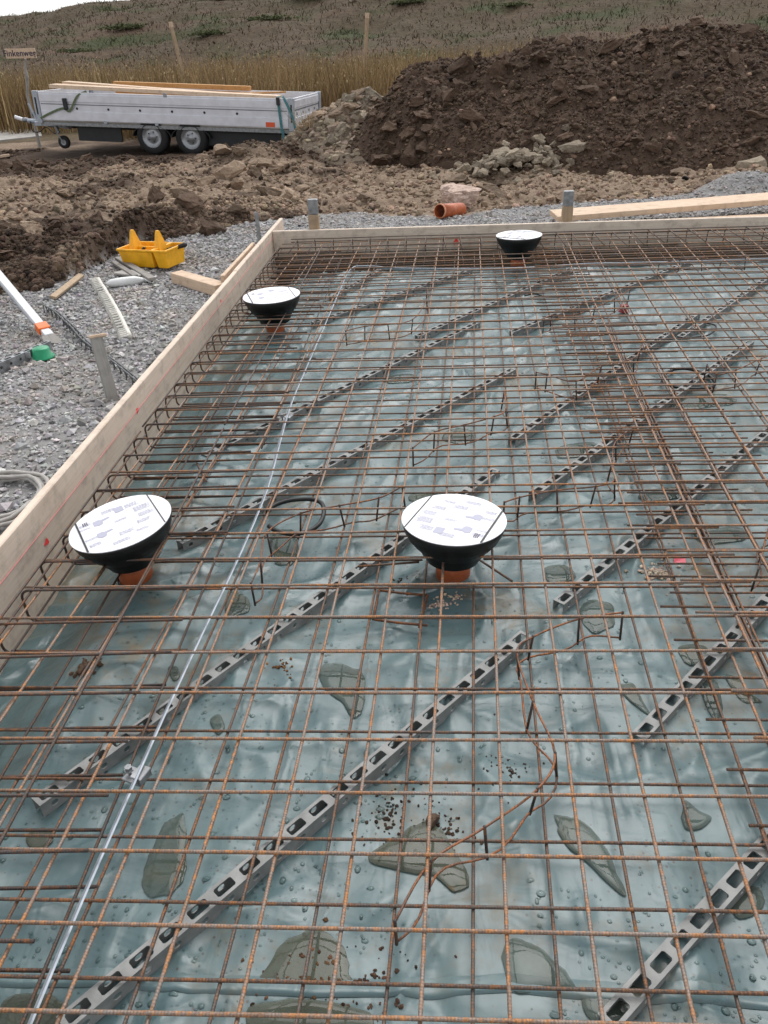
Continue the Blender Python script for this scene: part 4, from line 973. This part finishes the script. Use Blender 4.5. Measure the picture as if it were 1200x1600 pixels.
# orange pipe offcut
A, B = P(687,329,.16), P(716,336,.12); A = np.array([A[0],A[1],gz(A[0],A[1])+.075]); B = A+np.array([.21,.30,-.045])
root = empty('drain_pipe', tuple(A-np.array([0,0,.06])), 'short orange-brown drain pipe offcut with its open end up behind the back board', 'pipe')
d_ = Vector(B-A).normalized(); qd = d_.to_track_quat('Z','Y').to_matrix().to_4x4(); L = (Vector(B)-Vector(A)).length
o = MB().lathe([(.058,0),(.064,0),(.064,L),(.058,L),(.058,0)],36).obj('pipe', ORANGEP, None, True); o.matrix_basis = Matrix.Translation(A) @ qd; adopt(o, root)
o = MB().lathe([(.0585,-.003),(.0665,-.003),(.0665,.012),(.0645,.014)],36).obj('rim', flat('pale_orange_rim',(.62,.26,.14),.5), None, True); o.matrix_basis = Matrix.Translation(A) @ qd; adopt(o, root)

# yellow tool caddy
A, B = P(196,413,.1), P(291,417,.1); cx, cy = (A+B)[:2]/2+np.array([.0,.02]); zc = gz(cx,cy)+.03
root = empty('tool_caddy', (cx,cy,zc), 'bright yellow plastic tool caddy with two pointed handles on the gravel', 'tool caddy'); root.rotation_euler = (R_(2),R_(-1.5),R_(-22))
def loc(mb, nm, mat, par=None, smooth=False):
    o = bpy.data.objects.new(nm, mesh(nm, mb.v, mb.f, mat, smooth)); COL.objects.link(o); o.parent = par or root; return o
def tray(mb, x0,x1,y0,y1,h,t=.005,fl=.022):
    ring = lambda e,z,i: [(x0-e+i,y0-e+i,z),(x1+e-i,y0-e+i,z),(x1+e-i,y1+e-i,z),(x0-e+i,y1+e-i,z)]
    V = ring(0,0,0)+ring(fl,h-.018,0)+ring(fl+.010,h-.016,0)+ring(fl+.010,h,0)+ring(fl,h,t)+ring(0,.008,t)
    Fs = [(3,2,1,0),(20,21,22,23)]
    for k in range(5):
        for j in range(4): Fs.append((k*4+j,k*4+(j+1)%4,k*4+4+(j+1)%4,k*4+4+j))
    mb.add(V,Fs)
for x0,x1 in ((-.230,.070),(.112,.205)):
    mb = MB(); tray(mb,x0,x1,-.105,.105,.140,fl=.014); o = loc(mb,'tray',YELLOW)
    bv = o.modifiers.new('bevel','BEVEL'); bv.width = .006; bv.segments = 2; bv.limit_method = 'ANGLE'
for sx in (-.165,.085):
    mb = MB(); prof = [(-.095,.11),(.095,.11),(.060,.18),(.030,.240),(.018,.256),(-.018,.256),(-.030,.240),(-.060,.18)]
    pts = [(sx+.030*(1-(z-.10)*4.2),y*.55,z) for y,z in prof]; pts2 = [(sx-.030*(1-(z-.10)*4.2),y*.55,z) for y,z in prof]; n = len(pts)
    mb.add(pts+pts2,[tuple(range(n)),tuple(range(2*n-1,n-1,-1))]+[(i,n+i,n+(i+1)%n,(i+1)%n) for i in range(n)]); loc(mb,'handle_peak',YELLOW)
loc(MB().box(-.15,.065,-.006,.006,.085,.135,b=.002),'divider',YELLOW)
pc = np.array([cx,cy,zc])
def tool(name, a, b, r, mat, label, cat):
    Rz = Matrix.Rotation(R_(-22),4,'Z'); A = Matrix.Translation(pc) @ Rz @ Vector(a); B = Matrix.Translation(pc) @ Rz @ Vector(b)
    mid = (A+B)/2
    setp(MB().tube([A,A+(B-A)*.08,mid,A+(B-A)*.92,B],[r*.6,r,r*.85,r*1.1,r*.7],10).obj(name, mat, None, True), label, cat)
tool('hammer_handle',(.10,.03,.10),(.29,.05,.155),.017,BLACKP,'black rubber tool handle sticking out of the yellow caddy','tool')
tool('pliers_grip',(-.13,-.02,.075),(-.06,-.03,.128),.010,BLACKP,'small black grip of pliers inside the yellow caddy','tool')
# offcuts by the caddy
for a, b, wd, th, mat, lab in (((184,401),(238,436),.055,.022,WOOD_GREY,'grey weathered batten lying on the gravel by the yellow caddy'),((178,408),(212,432),.04,.02,WOOD_GREY,'shorter grey batten beside the weathered one by the caddy'),((186,422),(226,428),.12,.014,CONC,'flat grey board scrap lying under the battens by the caddy')):
    A, B = P(*a,.13), P(*b,.13); plank((A[0],A[1],gz(A[0],A[1])+.02),(B[0],B[1],gz(B[0],B[1])+.035),wd,th,mat,lab,'batten',0,'batten')
# white sealant tube
A, B = P(166,443,.12), P(226,436,.12); zt = gz(A[0],A[1])+.035
root = empty('sealant_tube', (A[0],A[1],zt-.03), 'white foam can shaped tube lying on the gravel by the grey battens', 'tube')
pts = [A*1.0, A+(B-A)*.12, A+(B-A)*.4, A+(B-A)*.75, A+(B-A)*.92, B]; pts = [(p[0],p[1],zt) for p in pts]
MB().tube(pts,[.010,.028,.034,.033,.018,.010],14).obj('body', WHITEB, root, True)
MB().tube([pts[-1],(pts[-1][0]+.05,pts[-1][1]-.03,zt-.012)],[.008,.006],8).obj('nozzle', WHITEB, root, True)
# cream comb-like spacer bar
pts = smoothpath([P(x,y,.115) for x,y in ((154,437),(170,462),(186,490),(203,525))],5); pts = [(p[0],p[1],gz(p[0],p[1])+.030) for p in pts]
root = empty('ribbed_spacer_bar', pts[0], 'cream ribbed plastic spacer bar lying on the gravel', 'spacer bar')
MB().tube(pts,.015,8).obj('spine', CREAMP, root, True)
dn = len(pts)*2
for i in range(dn):
    t = i/(dn-1)*(len(pts)-1); k = min(int(t),len(pts)-2); p = Vector(pts[k])+(Vector(pts[k+1])-Vector(pts[k]))*(t-k); dr = (Vector(pts[k+1])-Vector(pts[k])).normalized(); sd = Vector((-dr.y,dr.x,0))
    MB().tube([p-sd*.006+Vector((0,0,.010)),p-sd*.048+Vector((0,0,.006)),p-sd*.056-Vector((0,0,.020))],.007,6).obj('rib', CREAMP, root)
# dark lattice strip half buried in the gravel
A, B = P(68,478,.12), P(213,602,.12)
root = empty('lattice_strip', (A[0],A[1],gz(A[0],A[1])), 'dark grey lattice spacer strip standing in the gravel behind the leaning stake', 'spacer strip')
n = 34
for s in (0,1):
    pts = [(A[0]+(B[0]-A[0])*i/8+.012*math.sin(i*1.1)+s*.03, A[1]+(B[1]-A[1])*i/8, gz(A[0]+(B[0]-A[0])*i/8,A[1]+(B[1]-A[1])*i/8)+.012+.045*(1-s*.3)) for i in range(9)]
    sp = smoothpath(pts,5); MB().tube(sp,.0045,6).obj('rail', STRIPDK, root, True)
    for i in range(0,len(sp)):
        p = sp[i]; MB().tube([(p[0],p[1],p[2]+.004),(p[0]+.012*(1 if i%2 else -1),p[1]+.012,p[2]-.055)],.0035,5).obj('web', STRIPDK, root)
# white measuring batten with orange clip, thrust into the gravel
A = P(88,538,.08); B = A+(PY(0,432,A[1]+.55)-A)*1.5
root = empty('measuring_staff', tuple(A), 'white painted staff with an orange clip, leaning out of the gravel', 'staff')
dv_ = Vector(B-A); L = dv_.length; Q = Matrix.Translation(A) @ dv_.to_track_quat('X','Z').to_matrix().to_4x4()
for nm, args, mat in (('foot',(-.05,.16,-.030,.004,-.030,.012),GALV_DULL),('batten',(.09,L,-.024,.026,-.012,.016),WHITEW),('back_rail',(.30,L,-.028,.018,-.045,-.013),GALV),('clip',(.15,.215,-.034,.036,-.022,.024),ORCLIP)):
    o = MB().box(*args,b=.003).obj(nm, mat); o.matrix_basis = Q.copy(); adopt(o, root)
o = MB().prism([(-.03,-.03),(.085,-.03),(.085,.05),(.02,.06)],.0125,.0165).obj('foot_plate', WOOD_GREY); o.matrix_basis = Q.copy(); adopt(o, root)
# perforated rail with green cap
A, B = P(-40,592,.12), P(78,540,.12)
rail = make_strip((A[0],A[1]),(B[0],B[1]),'perforated steel rail lying on the gravel with a green cap beside it',.03,.055,GALV_DULL,'perforated_rail',gz(B[0],B[1])+.012)
rail['category'] = 'rail'; del rail['group']
p = P(66,549,.13); zz = gz(p[0],p[1])
root = empty('green_cap', (p[0],p[1],zz), 'green plastic pipe cap lying on the gravel at the perforated rail', 'cap')
MB().lathe([(.0005,.062),(.040,.062),(.046,.056),(.050,.020),(.064,.014),(.066,.006),(.062,.004)],28,(p[0],p[1]-.01,zz+.005)).obj('cap', GREENP, root, True)
o = MB().box(p[0]-.066,p[0]-.036,p[1]-.068,p[1]-.060,zz+.025,zz+.062,b=.002).obj('bracket', GALV_DULL, root)
# coil of grey conduit
p = P(12,790,.1); pts = []
for i in range(4*26):
    a = 2*math.pi*i/26; r = .15+.012*math.sin(i*.11)+.011*(i/26)
    pts.append((p[0]-.06+r*math.cos(a), p[1]+.02+r*1.15*math.sin(a), gz(p[0],p[1])+.022+.012*((i/26)%2)+.006*math.sin(a*2+i)))
setp(MB().tube(pts,.0085,8).obj('conduit_coil', CABLE, None, True), 'coil of grey conduit lying on the gravel beside the left board', 'coil')
# splintered wood at the bank
A, B = P(82,466,.1), P(128,436,.1); plank((A[0],A[1],gz(A[0],A[1])+.02),(B[0],B[1],gz(B[0],B[1])+.03),.045,.02,STAKE,'splintered brown wood piece at the edge of the earth bank','wood_scrap',.3,'wood')
A, B = P(0,252,.05), P(16,248,.05); plank((A[0]-.4,A[1],gz(A[0],A[1])+.03),(B[0],B[1],gz(B[0],B[1])+.04),.05,.04,PINE,'pale lath lying on the dark ground in front of the trailer','lath',0,'lath')

# ------------------------------------------------------------------ sign and field posts
p0, p1 = PY(10,84,17), PY(57,83,17)
root = empty('street_sign', (float(PY(38,95,17)[0]),17,0), 'hand lettered wooden street name board on a crooked stick', 'sign')
xa, xb, zc = p0[0], p1[0], (p0[2]+p1[2])/2; tilt = math.atan2(p1[2]-p0[2], xb-xa)
o = MB().box(-(xb-xa)/2,(xb-xa)/2,-.012,.012,-.082,.082,b=.003).obj('board', PINE); o.matrix_basis = Matrix.Translation(((xa+xb)/2,16.97,zc)) @ Matrix.Rotation(-tilt,4,'Y'); adopt(o, root)
fc = bpy.data.curves.new('t','FONT'); fc.body = 'Finkenweg'; fc.size = .15; fc.align_x = 'CENTER'; fc.align_y = 'CENTER'; fc.offset = .0025; fc.space_character = 1.02
ft = bpy.data.objects.new('t', fc); me = bpy.data.meshes.new_from_object(ft); me.name = 'lettering'; bpy.data.objects.remove(ft)
me.materials.append(M('sign_ink', Base_Color=(.02,.018,.05), Roughness=.7).m)
t_ = link('lettering', me); t_.matrix_basis = Matrix.Translation(((xa+xb)/2-.02,16.955,zc)) @ Matrix.Rotation(-tilt,4,'Y') @ Matrix.Rotation(R_(90),4,'X'); adopt(t_, root)
MB().tube([PY(43,150,17.02),PY(42,120,17.02),PY(39,106,17.02),PY(40,92,17.02)],[.03,.035,.024,.02],7).obj('stick', STAKE_GREY, root)
x_,y_,z_ = PY(43,150,17.02); MB().tube([(x_,17.02,-.15),(x_,17.02,z_)],[.035,.03],7).obj('post', STAKE_GREY, root)
for (a, b), lab in ((((266,34),(285,112)),'leaning pale wooden marker post in the dry grass behind the trailer'),(((574,20),(571,82)),'upright brown wooden marker post in the dry grass beyond the rubble heap')):
    A, B = PY(*b,24.), PY(*a,24.); dd = (B-A)/(B[2]-A[2]); A0 = A-dd*(A[2]+.1)
    root = empty('marker_post', (A0[0],A0[1],0), lab, 'post'); V, Fs = tube([A0,B],[.055,.05],4); link('post', mesh('post',V,Fs,STAKE), root)
    MB().tube([B-dd*.12,B-dd*.004],[.058,.056],4).obj('tip', PINE, root)
p = PY(553,48,46); setp(put_clod(CL_PALE[5],'litter',(p[0],p[1],float(hill_z(p[0],p[1]))+.12),.22,ground),'white scrap of litter on the embankment','litter').parent = None

# ------------------------------------------------------------------ trailer (local: +x to the tail, -y to the camera, z up)
L0 = 4.42; W0 = 2.05
root = empty('trailer', (-4.84,14.96,0), 'silver aluminium flatbed trailer with low side walls and twin axles, loaded with timber', 'trailer')
root.rotation_euler = (0, R_(3.2), R_(-5.5))
TR = Matrix.Translation((-4.84,14.96,0)) @ root.rotation_euler.to_matrix().to_4x4()
x0, x1 = -2.22, 2.42; y0, y1 = 0.0, W0; zb, zt = .505, .955
def wallp(xa, xb, nm, yy, side=1):
    w_ = loc(MB().box(xa,xb,yy-.0125,yy+.0125,zb,zt,b=.003), nm, ALU)
    for a, b in ((zb+.255,zb+.268),): loc(MB().box(xa+.02,xb-.02,yy-.0145*side-.002,yy-.0145*side+.002,a,b), 'groove', ALU_DK, w_)
    for a, b in ((zb+.008,zb+.15),(zb+.30,zb+.415)): loc(MB().box(xa+.005,xb-.005,yy-.024*side if side>0 else yy+.0125,yy-.0125 if side>0 else yy+.024,a,b,b=.003), 'profile', ALU, w_)
    return w_
near = wallp(x0+.06,x1-.06,'side_wall',y0)
for i in range(6):
    xx = x0+.75+i*.585; loc(MB().lathe([(.0005,-.004),(.020,-.004),(.020,.0),(.022,.004)],14,(xx,y0-.014,zb+.20),'y'),'tie_hole',BLACKP,near)
for xx in (x0+1.25,x0+2.2): loc(MB().box(xx-.03,xx+.03,y0-.03,y0-.0125,zb-.03,zb+.02,b=.003),'latch',GALV,near)
loc(MB().box(x0+2.38,x0+2.44,y0-.028,y0-.008,zt-.03,zt+.03,b=.004),'clip',GALV_DULL,near)
wallp(x0+.06,x1-.06,'side_wall',y1,-1)
def endwall(xx, nm, sgn):
    w_ = loc(MB().box(xx-.0125,xx+.0125,y0+.06,y1-.06,zb,zt,b=.003), nm, ALU)
    loc(MB().box(xx+sgn*.0145-.002,xx+sgn*.0145+.002,y0+.08,y1-.08,zb+.255,zb+.275),'groove',ALU_DK,w_)
    for a, b in ((zb+.008,zb+.15),(zb+.30,zb+.415)): loc(MB().box(min(xx+sgn*.0125,xx+sgn*.024),max(xx+sgn*.0125,xx+sgn*.024),y0+.065,y1-.065,a,b,b=.003),'profile',ALU,w_)
    for i in range(4): yy = y0+.3+i*.45; loc(MB().box(xx+sgn*.012,xx+sgn*.018,yy-.02,yy+.02,zb+.185,zb+.225,b=.002),'tie_hole',BLACKP,w_)
endwall(x1,'tailgate',1); endwall(x0,'front_wall',-1)
for xx in (x0,x1):
    for yy in (y0,y1):
        c_ = loc(MB().box(xx-.05,xx+.05,yy-.03,yy+.03,zb-.05,zt+.012,b=.006),'corner_post',GALV)
        loc(MB().box(xx-.014,xx+.014,yy-.033,yy-.0295,zb+.09,zt-.09),'slot',BLACKP,c_)
loc(MB().box(x0+.02,x1-.02,y0+.015,y1-.015,zb-.03,zb-.008),'bed_floor',WOOD_GREY)
for yy in (y0,y1-.05): loc(MB().box(x0,x1,yy,yy+.05,zb-.085,zb-.031,b=.004),'frame_rail',GALV_DULL)
loc(MB().box(x0+.62,x0+1.45,y0+.12,y0+.16,zb-.33,zb-.09),'side_skirt',DARKSTEEL); loc(MB().box(x0+2.95,x1-.25,y0+.12,y0+.16,zb-.33,zb-.09),'side_skirt',DARKSTEEL)
for yy in (.55,1.45): loc(MB().box(x0-.2,x1-.1,yy,yy+.07,zb-.17,zb-.09,b=.004),'chassis_beam',DARKSTEEL)
for xx in (.02-.36+.24,.38+.24):
    loc(MB().box(xx-.04,xx+.04,.15,W0-.15,.24,.32,b=.01),'axle',DARKSTEEL)
def wheel(xx, yy, r, wd, sgn, axis_r=.60):
    w_ = loc(MB().lathe([(r*.60,-wd/2),(r*.70,-wd/2-.006),(r*.90,-wd/2),(r*.98,-wd*.36),(r,-wd*.15),(r,wd*.15),(r*.98,wd*.36),(r*.90,wd/2),(r*.60,wd/2)],36,(xx,yy,r-.0),'y'),'wheel',TYRE,None,True)
    o_ = -wd/2*sgn
    loc(MB().lathe([(r*.62,o_-.004*sgn),(r*.60,o_+.008*sgn),(r*.52,o_+.020*sgn),(r*.48,o_+.045*sgn),(r*.36,o_+.030*sgn),(r*.20,o_+.034*sgn),(r*.18,o_+.008*sgn),(.0005,o_+.004*sgn)],32,(xx,yy,r),'y'),'rim',RIM,w_,True)
    for k in range(5): a = k*1.2566; loc(MB().lathe([(.0005,0),(.011,0),(.011,.014),(.0005,.014)],6,(xx+r*.28*math.cos(a),yy+o_+.018*sgn,r+r*.28*math.sin(a)),'y'),'wheel_nut',DARKSTEEL,w_)
    return w_
WX = (-.15,.57)
for xx in WX:
    wheel(xx,.10,.292,.19,1); wheel(xx,W0-.10,.292,.19,-1)
mb = MB(); n = 16                                  # twin mudguard
for c in WX:
    prof = [(c+.36*math.cos(math.pi*k/n), .292+.34*math.sin(math.pi*k/n)) for k in range(n+1)]
    V = []
    for yy in (.0,.22):
        for rr in (1,.965): V += [(c+(x-c)*rr, yy, .22+(z-.292)*rr*.55+.07) for x,z in prof]
    m_ = n+1; Fs = []
    for k in range(n):
        Fs += [(k,k+1,m_+k+1,m_+k),(2*m_+k,3*m_+k,3*m_+k+1,2*m_+k+1),(k,2*m_+k,2*m_+k+1,k+1),(m_+k,m_+k+1,3*m_+k+1,3*m_+k)]
    mg = MB().add(V,Fs); loc(mg,'mudguard',DARKSTEEL)
# drawbar, coupling, jockey wheel, cable
loc(MB().tube([(x0+.5,W0*.5,zb-.12),(x0-.62,W0*.5,zb-.13),(x0-.85,W0*.5,zb-.12)],[.05,.05,.04],8),'drawbar',GALV)
for yy in (.35,W0-.35): loc(MB().tube([(x0+.35,yy,zb-.13),(x0-.60,W0*.5,zb-.13)],.045,6),'drawbar_arm',GALV)
loc(MB().box(x0-.30,x0+.20,y0+.30,y0+.38,zb-.13,zb-.06,b=.006),'front_beam',GALV)
loc(MB().lathe([(.0005,.0),(.05,.0),(.06,.03),(.05,.07),(.0005,.08)],14,(x0-.90,W0*.5,zb-.14)),'coupling',GALV_DULL,None,True)
loc(MB().tube([(x0-.72,W0*.5,zb-.02),(x0-.60,W0*.5,zb+.05),(x0-.50,W0*.5,zb-.02)],.03,7),'brake_lever',DARKSTEEL)
loc(MB().tube([(x0-.50,W0*.5-.03,zb-.02),(x0-.42,W0*.5-.03,zb+.02)],.026,7),'gaiter',RED)
loc(MB().tube(smoothpath([(x0-.78,W0*.5-.05,zb-.12),(x0-.75,W0*.5-.08,zb-.28),(x0-.62,W0*.5-.06,zb-.30),(x0-.50,W0*.5,zb-.22),(x0-.30,W0*.5-.05,zb-.32),(x0-.2,W0*.5,zb-.15)],5),.009,6),'cable',BLACKP)
loc(MB().tube([(x0-.95,W0*.5,zb-.10),(x0-1.10,W0*.5,zb-.06)],.035,8),'plug',WHITEP)
loc(MB().tube([(x0+.10,.30,zb-.1),(x0+.16,.28,.27)],.03,8),'jockey_leg',GALV_DULL)
jw = loc(MB().lathe([(.05,-.035),(.095,-.035),(.11,-.02),(.11,.02),(.095,.035),(.05,.035)],24,(x0+.24,.27,.125),'y'),'jockey_wheel',TYRE,None,True)
loc(MB().lathe([(.06,-.036),(.05,-.02),(.02,-.03),(.0005,-.034)],18,(x0+.24,.27,.125),'y'),'rim',RIM,jw,True)
loc(MB().tube([(x0+.15,.22,.28),(x0+.24,.22,.125)],.012,6),'fork',GALV_DULL,jw)
loc(MB().tube([(x0-.05,-.01,zb-.02),(x0-.16,-.01,zb+.26)],.022,6),'front_brace',GALV)
loc(MB().box(x1-.46,x1-.30,y0-.030,y0-.0255,zb+.01,zb+.085),'warning_plate',SIGNOR,near)
lt = loc(MB().box(x1-.01,x1+.05,.02,.12,zb-.22,zb-.10,b=.01),'tail_lamp',RED)
loc(MB().box(x1-.10,x1-.02,.03,.11,zb-.24,zb-.05,b=.004),'lamp_bracket',GALV_DULL)
# timber on the trailer: each piece its own thing, placed in the trailer's frame
def load(a, b, wd, th, mat, label, roll=0.0, name='timber'):
    A, B = TR @ Vector(a), TR @ Vector(b); L = (B-A).length
    o = MB().box(0,L,-wd/2,wd/2,0,th,b=.004).obj(name, mat); orient(o, A, B, roll); return setp(o, label, 'timber', 'timber loaded on the trailer')
load((-2.05,.35,zt+.045),(2.05,.62,zt-.05),.34,.06,PINE,'long pale wide plank on the near side of the trailer load')
load((-2.0,.72,zt+.09),(1.4,.75,zt-.04),.26,.045,PINE,'pale plank lying beside the wide one on the trailer',0)
load((-1.30,1.25,zt+.055),(1.30,1.35,zt+.03),.16,.075,PINE_OR,'orange brown beam on top of the trailer load')
load((-1.25,1.22,zt-.06),(1.35,1.32,zt-.085),.20,.09,PINE_OR,'darker orange brown beam under the top beam on the trailer')
load((.2,.95,zt-.05),(1.45,.90,zt-.03),.10,.05,PINE,'short pale batten on the trailer load')
load((.8,1.1,zt-.05),(1.95,1.45,zt+.005),.08,.03,PINE_OR,'thin lath pointing to the tailgate on the trailer load')
load((-1.6,1.62,zb+.02),(1.7,1.62,zb+.02),.5,.32,PINE,'stack of boards deep in the trailer bed')
load((-1.7,.9,zb+.02),(1.8,.9,zb+.02),.6,.30,PINE,'board stack in the middle of the trailer bed')
def strap(pts, wd, mat, label, name):
    V = []; Fs = []; Ps = [TR @ Vector(p) for p in smoothpath(pts,4)]; u = (TR.to_3x3() @ Vector((1,0,0)))
    for i, p in enumerate(Ps):
        t = (Ps[min(i+1,len(Ps)-1)]-Ps[max(i-1,0)]).normalized(); s_ = t.cross(TR.to_3x3() @ Vector((0,1,0))); s_ = u if s_.length < .3 else s_.normalized(); n_ = t.cross(s_).normalized()*.002
        V += [p-s_*wd/2-n_, p+s_*wd/2-n_, p+s_*wd/2+n_, p-s_*wd/2+n_]
    for i in range(len(Ps)-1):
        for k in range(4): Fs.append((i*4+k,i*4+(k+1)%4,i*4+4+(k+1)%4,i*4+4+k))
    r_ = empty(name, tuple(Ps[-1]), label, 'strap', 'lashing straps on the trailer'); link('webbing', mesh('webbing',V,Fs,mat), r_)
    return r_
r1 = strap([(x1-.22,.12,zt+.02),(x1-.22,-.03,zt+.005),(x1-.20,-.04,zb+.2),(x1-.17,-.04,zb-.05),(x1-.12,-.03,zb-.28)],.045,TEAL,'teal lashing strap hanging over the tail corner of the trailer','lashing_strap')
r2 = strap([(x1-.16,.05,zt+.03),(x1-.10,-.035,zt-.03),(x1+.02,-.045,zb+.18),(x1+.07,-.04,zb-.05)],.04,TEAL,'second teal strap slanting across the rear corner post of the trailer','lashing_strap')
r3 = strap([(x0+.95,.05,zt+.02),(x0+.80,-.04,zt-.06),(x0+.62,-.045,zb+.16),(x0+.50,-.045,zb+.20),(x0+.25,-.04,zb+.12),(x0+.04,-.04,zb+.03)],.035,OLIVE,'olive green strap slung along the front end of the trailer side','lashing_strap')
A = TR @ Vector((x0+.56,-.05,zb+.27)); o = MB().box(-.035,.035,-.02,.02,-.09,.09,b=.006).obj('ratchet', DARKSTEEL, None); o.matrix_basis = Matrix.Translation(A); adopt(o, r3)
A = TR @ Vector((x1-.22,-.05,zt-.03)); o = MB().box(-.03,.03,-.02,.02,-.07,.05,b=.006).obj('ratchet', DARKSTEEL, None); o.matrix_basis = Matrix.Translation(A); adopt(o, r1)

p = P(975,483,.03); root = empty('red_cap', (p[0],p[1],.02), 'small red plastic cap among the bars in the dense lap band', 'cap')
MB().lathe([(.0005,.035),(.022,.035),(.027,.028),(.028,.0),(.033,-.002),(.033,-.008)],20,(p[0],p[1],.022)).obj('cap', RED, root, True)

spill('mud_crumbs', 470,1535,.12,90,(.10,.055,.03),.0015,.0055,'rusty crumbs settled in the broad rusty puddle')
spill('mud_crumbs', 700,1300,.07,60,(.07,.045,.03),.0015,.005,'brown crumbs round the clod in the muddy puddle')
spill('mud_crumbs', 440,1045,.05,40,(.16,.075,.03),.0015,.005,'rust flakes on the film under the strip behind the middle drain')
spill('mud_crumbs', 520,470,.12,60,(.28,.21,.15),.003,.009,'pale sand crumbs on the film near the bend of the galvanised strip')
